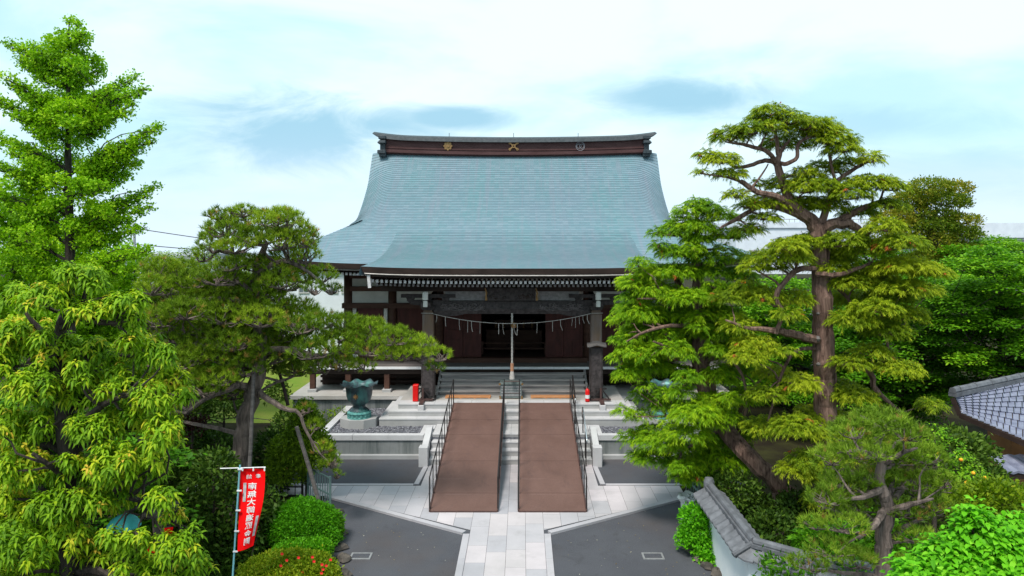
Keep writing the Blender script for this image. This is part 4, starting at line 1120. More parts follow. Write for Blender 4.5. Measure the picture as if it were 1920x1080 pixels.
for k in range(56):
    y = RNG.uniform(120, 600); w_ = 20+(y-100)*.17; gk_p.append((128+RNG.uniform(-1, 1)*w_, y, 23, 14, RNG.uniform(-1.3, 1.3)))
tree('ginkgo_tree', 'tall bright green ginkgo with upswept branches standing out against the sky at left', 'tree', 20, gk_tr, gk_l, gk_p, 'ginkgo', M['lf_ginkgo'], M['bark_dark'], 66, .84, t0=.58, twigs=3, df=1.0)
tree('ginkgo_tree', 'broad bright green tree behind the foot of the tall ginkgo at the left edge', 'tree', 24, [(20, 830, 0, .2), (25, 600, 0, .14), (30, 430, 0, .06)], [],
     fill([(-40, 350), (10, 335), (50, 380), (90, 410), (230, 470), (330, 560), (340, 640), (300, 680), (120, 660), (-40, 660)], 70, 30, 46, .6, 1.3, 3), 'ginkgo', M['lf_ginkgo'], M['bark_dark'], 36, 1.2, t0=.55, twigs=2)
# ---- light green trees between ginkgo and pine
tree('garden_tree', 'yellow-green garden tree behind the left pine under the power lines', 'tree', 27, [(320, 785, 0, .15), (320, 600, 0, .1), (320, 500, 0, .04)], [],
     fill([(240, 500), (270, 478), (330, 472), (400, 480), (420, 540), (400, 640), (230, 640)], 30, 28, 42, .55, .8, 5), 'maple', M['lf_pine_b'], M['bark_dark'], 26, 1.1, t0=.6, twigs=2)
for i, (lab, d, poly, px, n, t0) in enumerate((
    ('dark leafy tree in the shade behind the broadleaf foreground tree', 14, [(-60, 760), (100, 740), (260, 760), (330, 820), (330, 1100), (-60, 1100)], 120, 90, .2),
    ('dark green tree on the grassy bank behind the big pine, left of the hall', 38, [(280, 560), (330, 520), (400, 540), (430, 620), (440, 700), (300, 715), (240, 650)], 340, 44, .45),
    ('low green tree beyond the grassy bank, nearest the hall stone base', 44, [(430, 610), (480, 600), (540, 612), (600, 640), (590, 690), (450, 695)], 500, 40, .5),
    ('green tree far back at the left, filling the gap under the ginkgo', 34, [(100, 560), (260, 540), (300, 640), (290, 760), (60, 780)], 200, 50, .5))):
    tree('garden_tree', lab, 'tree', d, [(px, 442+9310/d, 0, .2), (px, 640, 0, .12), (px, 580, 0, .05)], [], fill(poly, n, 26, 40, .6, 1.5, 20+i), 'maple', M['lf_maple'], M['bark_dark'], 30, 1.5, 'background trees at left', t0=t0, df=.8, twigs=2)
for i, (lab, d, poly, px, n, t0) in enumerate((
    ('dark green tree behind the maples, below the grey skyline roofs', 32, [(1560, 480), (1640, 470), (1720, 485), (1760, 520), (1740, 600), (1560, 600)], 1650, 44, .4),
    ('dark tree deep in the garden behind the cypress trunk', 30, [(1380, 600), (1480, 580), (1600, 600), (1620, 720), (1500, 770), (1400, 760)], 1500, 50, .3))):
    tree('garden_tree', lab, 'tree', d, [(px, 442+9310/d, 0, .2), (px, 640, 0, .12), (px, 560, 0, .05)], [], fill(poly, n, 26, 40, .6, 1.2, 30+i), 'maple', M['lf_maple'], M['bark_dark'], 34, 1.4, 'background trees at right', t0=t0, df=.8, twigs=2)
# ---- broadleaf evergreen, foreground left
bp = [(90, 556, 62, 26), (155, 530, 52, 26), (232, 566, 48, 26), (130, 512, 36, 16), (175, 508, 30, 14), (30, 560, 28, 22), (250, 590, 30, 16), (180, 585, 50, 18),
      (60, 640, 60, 34), (120, 655, 62, 34), (180, 665, 48, 30), (285, 655, 42, 30), (310, 700, 46, 32), (342, 742, 26, 16), (240, 715, 52, 34), (150, 730, 64, 36), (60, 720, 64, 38), (-5, 680, 40, 40),
      (10, 800, 50, 48), (90, 800, 64, 36), (170, 800, 60, 36), (245, 790, 52, 36), (305, 800, 44, 36), (50, 880, 60, 40), (130, 875, 60, 36), (215, 865, 56, 36), (275, 870, 40, 30),
      (10, 950, 60, 42), (90, 945, 60, 36), (160, 935, 50, 32), (215, 925, 44, 22), (300, 935, 32, 20), (322, 960, 26, 18), (40, 1020, 66, 42), (120, 1010, 56, 36), (185, 1025, 48, 30), (250, 1030, 40, 28),
      (335, 1025, 40, 28), (365, 1062, 40, 24), (290, 1070, 52, 30), (200, 1080, 60, 30), (100, 1085, 70, 36), (0, 1080, 60, 36), (318, 720, 38, 26), (25, 615, 35, 25), (255, 640, 36, 24), (275, 750, 44, 30), (360, 1000, 22, 14)]
bp2 = [(205, 1000, 26, 14, -.5), (258, 1000, 22, 12, -.45), (225, 1012, 24, 12, -.4), (330, 1008, 20, 9, -.3), (290, 1012, 20, 9, -.4)]+[(p[0]+RNG.uniform(-15, 15), p[1]+RNG.uniform(-10, 10), p[2], p[3], .75) for p in bp if p[1] > 600 and p[0] < 290]
tree('broadleaf_tree', 'glossy broadleaf evergreen with drooping leaf rosettes filling the left foreground', 'tree', 9.0,
     [(150, 1478, 0, .16), (140, 1200, .1, .14), (130, 950, .1, .12), (120, 780, .1, .10), (110, 640, .1, .08), (118, 600, 0, .05)],
     [[(118, 615, 0, .05), (150, 596, -.1, .045), (200, 606, -.2, .035), (262, 600, -.3, .02)], [(130, 900, 0, .05), (90, 870, -.3, .03), (60, 850, -.4, .02)],
      [(128, 820, 0, .06), (190, 760, -.2, .04), (280, 730, -.3, .025)], [(132, 960, 0, .06), (220, 930, 0, .04), (310, 960, .2, .025), (350, 1010, .1, .02)], [(110, 660, 0, .05), (60, 600, 0, .03), (40, 570, 0, .02)]],
     [(p[0]+RNG.uniform(-6, 6), p[1]+RNG.uniform(-8, 8), p[2]*RNG.uniform(.75, 1.05), p[3]*RNG.uniform(.95, 1.5), RNG.uniform(-.4, .25)) for p in bp]+[(p[0]+RNG.uniform(-40, 30), p[1]+RNG.uniform(-25, 25), RNG.uniform(14, 26), RNG.uniform(12, 22), RNG.uniform(-.5, -.2)) for p in bp if p[1] > 620 and p[0] < 300 and not (170 < p[0] < 340 and 880 < p[1] < 1040)]+bp2, 'rosette', M['lf_broad'], M['bark_dark'], 92, .72, t0=.46, df=.8, twigs=4)
# ---- black pine, left
pl_pads = [(330, 735, 40, 20), (380, 730, 40, 18), (300, 720, 30, 20), (430, 735, 30, 14), (410, 405, 26, 12), (455, 400, 30, 12), (540, 408, 30, 14), (385, 480, 24, 16), (520, 505, 40, 18), (460, 495, 44, 16), (430, 445, 50, 20), (530, 455, 50, 22), (575, 450, 26, 24), (430, 500, 36, 14), (570, 520, 30, 18), (360, 530, 44, 20), (430, 540, 50, 22), (490, 550, 46, 22), (350, 585, 50, 24), (420, 595, 54, 24), (490, 600, 50, 24), (560, 615, 46, 20), (300, 630, 40, 24), (440, 645, 54, 24), (510, 650, 50, 24), (380, 635, 50, 24), (580, 640, 44, 20), (340, 680, 44, 22), (460, 695, 46, 18), (285, 540, 28, 24), (290, 580, 30, 24), (290, 680, 30, 20), (650, 635, 44, 22), (770, 665, 34, 14), (470, 418, 62, 22), (520, 415, 48, 22), (425, 430, 45, 22), (398, 462, 28, 22), (558, 440, 34, 26), (490, 448, 66, 20), (440, 466, 40, 16), (575, 480, 30, 26), (540, 480, 40, 18), (605, 520, 26, 18), (622, 545, 18, 12), (590, 545, 20, 14),
           (300, 505, 38, 18), (345, 512, 44, 20), (405, 522, 48, 22), (465, 520, 46, 20), (525, 530, 40, 20), (320, 548, 48, 24), (380, 562, 56, 26), (445, 568, 56, 26), (505, 572, 50, 26), (555, 585, 44, 22),
           (600, 605, 40, 20), (645, 612, 40, 20), (690, 622, 44, 22), (738, 636, 40, 20), (785, 652, 34, 20), (825, 668, 24, 16), (815, 690, 18, 12), (630, 645, 50, 24), (690, 655, 50, 22), (745, 668, 40, 16),
           (300, 600, 40, 24), (350, 612, 50, 26), (410, 620, 56, 26), (470, 622, 52, 24), (530, 628, 50, 24), (585, 660, 46, 22), (640, 685, 38, 14), (320, 655, 44, 26), (380, 665, 52, 26), (440, 670, 52, 24), (500, 672, 50, 24), (555, 690, 40, 18), (350, 705, 44, 20), (405, 712, 44, 18), (300, 560, 30, 20), (600, 690, 30, 14), (680, 690, 26, 10)]
pd_ = [(p[0], p[1], p[2], p[3]*1.15, RNG.uniform(-1.0, .6) if p[0] < 600 else RNG.uniform(-.2, .4)) for p in pl_pads]
pd_ += [(a+RNG.uniform(-20, 20), b_+8, c_, d_*.8, RNG.uniform(.5, 1.3)) for a, b_, c_, d_ in pl_pads if a < 560 and b_ > 500]
pd_ += [(622, 868, 18, 20, -.3), (605, 845, 18, 16, -.2), (590, 800, 16, 12, 0), (632, 892, 9, 10, -.3), (575, 770, 20, 10, 0), (345, 770, 30, 16, .2), (320, 800, 26, 16, .3)]
tree('black_pine', 'large sprawling black pine with a leaning trunk at left, reaching towards the porch', 'tree', 17.3,
     [(446, 980, 0, .24), (450, 870, 0, .215), (456, 800, 0, .20), (474, 735, 0, .19), (488, 680, .1, .17), (486, 620, .1, .14), (478, 560, .1, .13), (484, 500, .1, .10), (500, 455, .1, .06)],
     [[(470, 738, 0, .10), (452, 722, -.3, .085), (425, 732, -.5, .075), (385, 748, -.6, .06), (350, 775, -.6, .04)],
      [(482, 735, 0, .09), (505, 750, -.2, .07), (530, 765, -.3, .06), (560, 775, -.3, .045), (575, 810, -.3, .035), (600, 850, -.4, .02), (630, 875, -.4, .01)],
      [(488, 660, 0, .10), (540, 655, -.1, .085), (600, 668, .1, .07), (660, 660, .1, .06), (720, 668, .1, .045), (790, 678, .1, .025)],
      [(486, 640, 0, .08), (430, 650, -.3, .06), (370, 645, -.4, .05), (310, 640, -.3, .03)], [(480, 570, 0, .08), (420, 560, -.2, .06), (360, 560, -.3, .045), (300, 530, 0, .03)],
      [(480, 580, 0, .08), (530, 600, -.2, .06), (580, 620, -.2, .045)], [(484, 510, 0, .08), (530, 490, -.1, .06), (570, 505, -.1, .045), (610, 535, 0, .025)],
      [(486, 500, 0, .07), (450, 480, -.1, .05), (410, 470, 0, .035)], [(480, 560, 0, .06), (450, 530, -.4, .05), (400, 525, -.6, .03)]],
     pd_, 'pine', M['lf_pine'], M['bark_pine'], 66, 1.0, t0=.48, df=.9, twigs=12, twr=.012, tj=.2)
# ---- tall cypress, right of centre
cy = [(1448, 210, 30, 9), (1424, 222, 24, 11), (1478, 224, 28, 13), (1508, 236, 36, 16), (1542, 246, 36, 17), (1408, 244, 34, 13), (1366, 256, 34, 12), (1325, 292, 20, 11), (1356, 300, 28, 10), (1318, 322, 12, 8), (1366, 326, 26, 8), (1470, 270, 34, 14), (1440, 240, 24, 10),
      (1555, 262, 36, 15), (1582, 280, 28, 11), (1602, 262, 11, 8), (1594, 303, 22, 9), (1630, 298, 18, 10), (1540, 310, 22, 6), (1506, 322, 18, 8), (1526, 330, 22, 10), (1566, 318, 18, 8),
      (1380, 366, 22, 8), (1408, 386, 22, 8), (1472, 345, 24, 14), (1506, 352, 34, 16), (1546, 350, 30, 14), (1450, 382, 40, 14), (1500, 384, 44, 16), (1550, 386, 40, 16), (1592, 364, 34, 14), (1432, 408, 26, 7), (1400, 430, 26, 7), (1420, 345, 14, 6),
      (1628, 343, 40, 12), (1668, 350, 28, 13), (1612, 398, 34, 10), (1665, 385, 30, 10), (1532, 448, 40, 12), (1478, 462, 36, 9), (1462, 482, 48, 12), (1540, 482, 54, 12), (1618, 468, 52, 14), (1690, 458, 40, 15), (1702, 498, 46, 13), (1622, 518, 50, 9), (1690, 540, 50, 14), (1636, 578, 44, 12), (1742, 545, 28, 12), (1412, 500, 26, 9),
      (1432, 556, 34, 13), (1590, 560, 40, 14), (1415, 646, 36, 14), (1446, 700, 30, 12), (1470, 660, 20, 9), (1436, 738, 36, 13), (1560, 725, 36, 12), (1602, 742, 40, 14), (1534, 775, 40, 13), (1488, 800, 42, 14), (1430, 800, 36, 14), (1562, 815, 44, 13), (1622, 784, 36, 11), (1522, 862, 46, 14), (1490, 880, 30, 9), (1586, 852, 40, 13), (1632, 660, 34, 10), (1686, 690, 40, 12), (1742, 760, 24, 8), (1565, 900, 40, 14), (1545, 935, 34, 12), (1370, 560, 34, 12), (1385, 610, 34, 12)]
cy = [(p[0], p[1], p[2]*1.04, p[3]*1.05, RNG.uniform(-.5, .5) if p[1] < 440 else (RNG.uniform(.2, 1.2) if 1490 < p[0] < 1600 and p[1] < 690 else RNG.uniform(-.9, .4))) for p in cy]
cy += [(x, y, rx, ry, RNG.uniform(-.8, .2)) for x, y, rx, ry in ((1500, 455, 40, 12), (1580, 452, 40, 14), (1655, 425, 36, 12), (1560, 500, 44, 12), (1660, 505, 44, 14), (1590, 530, 40, 14), (1665, 560, 40, 14), (1600, 600, 40, 14), (1700, 590, 40, 14), (1740, 510, 34, 12), (1475, 590, 26, 12), (1450, 500, 30, 10), (1490, 560, 30, 12), (1400, 540, 26, 12), (1660, 620, 36, 14), (1590, 680, 36, 12), (1500, 720, 34, 14), (1640, 830, 40, 14), (1600, 810, 40, 14), (1400, 670, 30, 12))]
cy = [(p[0]+RNG.uniform(-4, 4), p[1], p[2]*RNG.uniform(.8, 1.1), p[3]*RNG.uniform(.85, 1.35), p[4]) for p in cy]
cl = [[(1500, 400, 0, .11), (1480, 372, 0, .10), (1466, 335, 0, .095), (1458, 306, 0, .08), (1463, 285, 0, .05), (1480, 262, 0, .03)],
      [(1459, 310, 0, .07), (1445, 302, 0, .06), (1430, 302, 0, .05), (1406, 310, 0, .045), (1380, 314, 0, .04), (1362, 302, 0, .03), (1340, 298, 0, .015)],
      [(1458, 308, 0, .06), (1440, 285, -.2, .05), (1410, 275, -.2, .045), (1388, 270, -.2, .035), (1360, 266, -.2, .015)],
      [(1458, 290, 0, .05), (1455, 252, 0, .04), (1440, 230, 0, .03), (1421, 220, 0, .015)], [(1461, 305, 0, .05), (1475, 307, -.2, .05), (1494, 295, -.2, .045), (1498, 268, -.2, .04), (1530, 253, -.1, .03), (1540, 240, 0, .015)],
      [(1500, 395, 0, .09), (1453, 368, -.2, .07), (1420, 360, -.3, .065), (1388, 340, -.3, .055)], [(1410, 352, -.3, .03), (1430, 325, -.2, .02), (1440, 308, 0, .015)],
      [(1510, 410, 0, .09), (1432, 380, .1, .06), (1406, 397, .1, .055), (1380, 411, .1, .05), (1350, 428, .1, .02)],
      [(1538, 440, 0, .15), (1561, 421, -.1, .13), (1593, 420, -.2, .10), (1612, 434, -.2, .09), (1622, 446, -.2, .07)], [(1565, 420, -.1, .09), (1590, 405, 0, .08), (1610, 394, 0, .07), (1660, 376, 0, .05), (1690, 380, 0, .02)],
      [(1540, 420, 0, .09), (1567, 350, 0, .07), (1582, 330, 0, .05), (1613, 310, 0, .04), (1640, 296, 0, .02)], [(1568, 346, 0, .04), (1558, 308, 0, .03), (1554, 285, 0, .02)],
      [(1530, 505, -.2, .06), (1500, 504, -.4, .065), (1469, 531, -.5, .06), (1455, 559, -.5, .055), (1467, 587, -.5, .05), (1455, 626, -.5, .045)], [(1530, 512, -.2, .07), (1560, 516, -.4, .06), (1590, 510, -.4, .05), (1633, 493, -.4, .03)],
      [(1540, 640, 0, .10), (1516, 634, -.3, .10), (1483, 626, -.4, .09), (1446, 619, -.4, .07), (1400, 614, -.4, .04), (1360, 600, -.3, .02)],
      [(1550, 680, 0, .08), (1575, 682, -.3, .075), (1618, 689, -.4, .07), (1636, 707, -.4, .065), (1641, 730, -.4, .06), (1687, 772, -.4, .03)], [(1630, 694, -.4, .04), (1664, 668, -.4, .035), (1659, 620, -.4, .03), (1645, 560, -.3, .025)],
      [(1540, 655, 0, .05), (1500, 655, -.3, .04), (1470, 690, -.4, .035), (1440, 790, -.4, .02)], [(1545, 520, 0, .05), (1590, 560, .3, .04), (1615, 620, .3, .02)]]
def knots(root):
    b = MB()
    for px, py, r in ((1533, 635, .075), (1535, 683, .05), (1534, 588, .04)):
        c = PW(px, py, 15.72); b.lathe([(.001, r*.9), (r*.6, r*.7), (r, 0), (r*.6, -r*.7), (.001, -r*.9)], c, 9, lambda rr, z, a, j: (rr*(1+.2*math.sin(3*a)), z))
    b.build('cut_knot', M['wood_grey'], root)
tree('cypress_tree', 'tallest cypress at right with a thick reddish trunk and layered open crown', 'tree', 16,
     [(1548, 1030, 0, .33), (1548, 870, 0, .26), (1546, 760, 0, .25), (1544, 660, 0, .245), (1541, 580, 0, .22), (1538, 510, 0, .20), (1536, 450, 0, .20), (1525, 418, 0, .16), (1500, 398, 0, .12)],
     cl, cy, 'cyp', M['lf_cyp'], M['bark_red'], 260, .46, t0=.62, df=.95, twigs=7, twr=.010, extra=knots)
# ---- dense drooping cypress in front of the hall's right half
sw = [(1305, 380, 26, 10), (1290, 395, 34, 12), (1330, 392, 30, 11), (1268, 412, 30, 11), (1345, 412, 34, 11), (1305, 420, 40, 12), (1262, 440, 34, 12), (1310, 450, 42, 13), (1362, 442, 34, 11), (1240, 470, 24, 10), (1270, 480, 42, 14), (1330, 480, 46, 14), (1380, 478, 26, 10),
      (1220, 505, 32, 12), (1265, 515, 46, 14), (1330, 515, 50, 15), (1388, 508, 26, 10), (1192, 530, 26, 9), (1230, 545, 44, 13), (1295, 550, 50, 15), (1360, 548, 44, 13), (1182, 560, 26, 9), (1205, 580, 42, 12), (1270, 590, 50, 15), (1340, 585, 48, 14),
      (1172, 602, 28, 9), (1220, 618, 44, 12), (1290, 625, 46, 13), (1360, 622, 44, 13), (1164, 640, 24, 9), (1205, 650, 40, 11), (1262, 655, 40, 11), (1172, 668, 28, 9), (1225, 680, 40, 11), (1190, 700, 34, 9), (1260, 700, 30, 9), (1352, 662, 40, 12), (1390, 650, 34, 12), (1350, 710, 34, 13), (1385, 700, 36, 12),
      (1205, 738, 20, 6), (1255, 735, 30, 8), (1345, 748, 36, 12), (1395, 742, 34, 11), (1250, 765, 36, 10), (1300, 775, 40, 12), (1355, 785, 40, 12), (1195, 785, 22, 7), (1225, 800, 30, 8), (1285, 805, 40, 11), (1345, 818, 42, 12), (1190, 826, 30, 7), (1240, 830, 40, 11), (1300, 840, 44, 12), (1375, 830, 34, 12), (1225, 856, 34, 8), (1280, 868, 42, 12), (1325, 885, 36, 11), (1360, 868, 36, 12), (1300, 898, 24, 8), (1410, 800, 30, 12)]
def swd(p):
    k = max(.15, min(1, (p[1]-360)/380))
    inner = 1-abs(p[0]-1300)/150
    return RNG.uniform(-1.6, .2)*k*max(.15, inner) + (.5 if 1285 < p[0] < 1335 and 655 < p[1] < 725 else 0)
sw1 = [(p[0]+(p[0]<1300)*(8 if p[1]<480 else 0)+RNG.uniform(-5, 5), p[1]+RNG.uniform(-7, 7), p[2]*(.8 if p[1] < 480 else .95)*RNG.uniform(.75, 1.1), p[3]*RNG.uniform(.7, 1.5), swd(p)) for p in sw]
sw1 += [(p[0]+RNG.uniform(-34, 34), p[1]+RNG.uniform(-16, 16), RNG.uniform(9, 20), RNG.uniform(6, 13), swd(p)-.3) for p in sw if p[1] > 430 and p[0] > 1185]
sw1 += [(p[0]+RNG.uniform(-18, 18), p[1]+RNG.uniform(-6, 10), p[2], p[3], RNG.uniform(.5, 1.5)*max(.2, min(1, (p[1]-360)/300))) for p in sw if 520 < p[1] < 700 and 1190 < p[0]]
tree('cypress_tree', 'dense bright green cypress with drooping sprays hiding the right side of the hall', 'tree', 17.6,
     [(1560, 1010, -1.3, .25), (1500, 950, -1.3, .23), (1440, 890, -1.2, .21), (1385, 835, -.9, .21), (1345, 775, -.3, .24), (1318, 710, 0, .23), (1310, 640, 0, .19), (1308, 560, 0, .15), (1307, 480, 0, .10), (1306, 420, 0, .06), (1305, 375, 0, .02)],
     [[(1340, 770, 0, .07), (1300, 760, -.6, .05), (1250, 780, -.9, .03)], [(1390, 840, 0, .07), (1385, 780, -.6, .05), (1410, 730, -.8, .035), (1440, 700, -.8, .02)],
      [(1315, 690, 0, .06), (1350, 660, -.6, .05), (1385, 690, -.9, .04), (1400, 740, -.9, .03), (1395, 790, -.9, .02)], [(1310, 620, 0, .06), (1270, 610, -.6, .05), (1215, 620, -.8, .035), (1175, 640, -.7, .015)],
      [(1310, 640, 0, .05), (1370, 620, -.4, .05), (1420, 640, -.6, .035)], [(1312, 680, 0, .05), (1260, 655, -.8, .04), (1225, 640, -1.1, .02)], [(1360, 800, 0, .06), (1310, 830, -.5, .04), (1250, 850, -.8, .02)],
      [(1308, 560, 0, .05), (1250, 560, -.6, .03), (1195, 560, -.6, .015)], [(1308, 560, 0, .05), (1350, 550, .3, .03)], [(1307, 480, 0, .04), (1255, 480, -.3, .02)], [(1307, 470, 0, .04), (1360, 465, -.2, .02)],
      [(1352, 880, -.6, .03), (1375, 900, -.9, .025), (1350, 940, -1, .012)]],
     sw1, 'cyp', M['lf_cyp_b'], M['bark_red'], 240, .52, t0=.5, df=.95, twigs=5, twr=.009)
# ---- trees behind, right
tree('holly_tree', 'rounded russet and yellow-green tree behind the tall cypress under the pale sky', 'tree', 28,
     [(1762, 775, 0, .2), (1758, 520, 0, .15), (1750, 450, 0, .12), (1755, 400, 0, .06)], [[(1752, 460, 0, .08), (1735, 420, 0, .06), (1722, 390, 0, .03)], [(1755, 450, 0, .08), (1780, 425, 0, .05), (1800, 400, 0, .03)]],
     [(1700, 380, 36, 16), (1675, 410, 36, 16), (1740, 425, 50, 14), (1785, 440, 40, 14), (1800, 470, 36, 14), (1742, 352, 38, 15), (1785, 356, 34, 14), (1720, 372, 34, 15), (1765, 378, 44, 15), (1798, 380, 20, 15), (1712, 400, 34, 12), (1755, 405, 40, 12), (1800, 415, 34, 12), (1812, 438, 26, 10), (1700, 425, 40, 14), (1690, 455, 40, 16), (1745, 450, 44, 14), (1770, 475, 44, 14), (1655, 440, 34, 14), (1725, 490, 40, 14)],
     'small', M['lf_rust'], M['bark_dark'], 80, 1.9, t0=.5, twigs=4, df=1.0, twr=.015)
for i, (lab, d, poly, px, n, sd_, t0) in enumerate((
    ('bright green maple crown behind the thick cypress trunk, nearest the hall', 25, [(1395, 540), (1440, 525), (1500, 530), (1560, 560), (1600, 620), (1590, 720), (1480, 760), (1400, 720), (1380, 620)], 1500, 60, 2, .62),
    ('dark green maple at the right, just left of the tiled house roof', 23, [(1600, 560), (1660, 520), (1740, 530), (1800, 580), (1830, 660), (1800, 730), (1700, 800), (1600, 790), (1570, 680)], 1700, 95, 4, .42),
    ('green maple with layered boughs filling the right edge above the tiled roof', 22, [(1790, 500), (1850, 470), (1940, 490), (1990, 560), (1990, 720), (1900, 710), (1820, 730), (1780, 640)], 1880, 90, 6, .58),
    ('green maple crown farthest back at right below the distant grey roofs', 28, [(1740, 490), (1800, 470), (1870, 452), (1960, 470), (1990, 520), (1880, 540), (1760, 560)], 1850, 44, 8, .62))):
    tree('maple_tree', lab, 'tree', d, [(px, 442+9310/d, 0, .16), (px, 690, 0, .11), (px-10, 600, 0, .07), (px, 540, 0, .03)], [[(px, 680, 0, .06), (px+60, 640, -.4, .04), (px+90, 600, -.5, .02)], [(px, 680, 0, .06), (px-60, 640, -.4, .04), (px-80, 600, -.5, .02)]],
         fill(poly, n, 26, 46, .38, 1.6, sd_), 'maple', M['lf_maple'], M['bark_dark'], 52, 1.15, 'maples right of the hall', t0=t0, df=.8, twigs=3)
# ---- small pine, right foreground
yp = [(1650, 790, 52, 20), (1600, 812, 46, 22), (1695, 815, 50, 22), (1560, 860, 40, 24), (1620, 850, 50, 22), (1680, 860, 52, 24), (1738, 860, 42, 24), (1590, 905, 50, 22), (1650, 900, 46, 18), (1712, 910, 50, 22), (1765, 905, 30, 20), (1552, 935, 40, 20), (1610, 950, 46, 16), (1690, 960, 46, 18), (1752, 950, 36, 18), (1580, 985, 46, 18), (1560, 1035, 50, 20), (1610, 1055, 40, 18), (1720, 1010, 40, 16), (1515, 1060, 36, 18), (1530, 985, 28, 16), (1700, 1065, 30, 16)]
tree('small_pine', 'small fine-needled pine with bare curling twigs behind the tiled garden wall', 'tree', 10,
     [(1652, 1373, 0, .13), (1655, 1080, 0, .115), (1658, 1010, 0, .11), (1664, 950, 0, .09), (1650, 905, 0, .075), (1652, 860, 0, .06), (1640, 820, 0, .035)],
     [[(1655, 915, 0, .06), (1625, 930, -.2, .04), (1590, 935, -.3, .02)], [(1652, 870, 0, .05), (1690, 850, -.2, .03), (1720, 840, -.2, .015)], [(1650, 860, 0, .045), (1610, 845, -.3, .03), (1570, 850, -.3, .012)], [(1656, 960, 0, .06), (1640, 985, -.4, .04), (1610, 1010, -.4, .02)],
      [(1660, 960, 0, .05), (1710, 945, -.2, .035), (1750, 935, -.2, .015)], [(1645, 830, 0, .04), (1660, 800, -.2, .03), (1690, 785, -.2, .012)]],
     [(p[0], p[1], p[2], p[3], RNG.uniform(-.35, .4)) for p in yp]+[(p[0], p[1]+8, p[2], p[3], .7) for p in yp if p[1] < 960], 'pine', M['lf_pine_b'], M['bark_pine'], 95, .82, t0=.5, df=.85, twigs=9, twr=.006)
# ---- bushes
def bush(name, label, cat, d, pads, kind, mat, dens, sc, t0=.5, group=None, base=None, extra=None, stem=None):
    p0 = stem or (pads[0][0], pads[0][1])
    g = 442+9310/d
    return tree(name, label, cat, d, [(p0[0], g, 0, .05), (p0[0], (g+p0[1])/2, 0, .04), (p0[0], p0[1], 0, .02)], [], pads, kind, mat, M['bark_dark'], dens, sc, group, t0, .9, 3, .07, .006, extra=extra)
def flowers(pts, d):
    def f(root):
        for px, py in pts:
            b = MB(); c = PW(px, py, d)
            for k in range(5):
                a = R(72*k+RNG.uniform(0, 20)); u = np.array((math.cos(a), -.35, math.sin(a)))*.036; v = np.array((-math.sin(a), 0, math.cos(a)))*.016
                b.add([c, c+u*.6+v, c+u, c+u*.6-v], [(0, 1, 2, 3)])
            b.build('flower', M['flower'], root)
    return f
bush('azalea_bush', 'large clipped bright green azalea mound beside the left side fence', 'bush', 15.9, [(560, 988, 60, 38, 0), (590, 980, 42, 34, .15), (535, 982, 40, 32, .1), (565, 965, 40, 28, .1), (545, 1000, 40, 26, -.15), (600, 1005, 34, 24, -.1), (512, 1000, 20, 22, .1)], 'small', M['lf_azalea'], 620, 1.0, .36, 'clipped azalea mounds')
bush('azalea_bush', 'small bright green azalea mound squeezed between the big mound and the flowering one', 'bush', 15.1, [(560, 1034, 40, 18, 0), (590, 1030, 30, 17, .1), (540, 1036, 26, 14, -.1)], 'small', M['lf_azalea'], 700, 1.0, .42, 'clipped azalea mounds')
bush('azalea_bush', 'wide yellow-green azalea mound dotted with small red flowers at the bottom edge', 'bush', 14.4, [(535, 1078, 78, 34, 0), (490, 1082, 44, 30, -.1), (585, 1074, 44, 32, .05), (550, 1060, 40, 20, 0), (610, 1084, 24, 26, -.1), (500, 1066, 26, 16, .1)], 'small', M['lf_az2'], 560, 1.1, .5, 'clipped azalea mounds',
     extra=flowers([(529, 1038), (538, 1050), (527, 1060), (586, 1044), (604, 1058), (606, 1067), (620, 1049), (568, 1073), (589, 1052), (560, 1045), (603, 1074), (612, 1060)], 13.99))
bush('shrub', 'small dark green shrub at the right flank of the large azalea mound', 'shrub', 16.3, [(622, 995, 16, 34, 0)], 'small', M['lf_maple'], 700, 1.2, .4)
bush('juniper', 'dark cone-shaped juniper below the left terrace, behind the leaning wooden prop', 'shrub', 19, [(575, 800, 26, 30, 0), (560, 840, 40, 34, 0), (585, 850, 38, 40, -.2), (540, 880, 40, 34, 0), (570, 775, 14, 22, 0), (530, 850, 24, 30, .1)], 'small', M['lf_pine'], 300, 1.6, .32)
bush('shrub', 'thin leafy shrub against the pale stone base wall left of the basin', 'shrub', 25.3, [(612, 790, 26, 20, 0), (600, 815, 20, 14, 0), (636, 780, 16, 16, 0)], 'small', M['lf_pine'], 50, 1.4, .4)
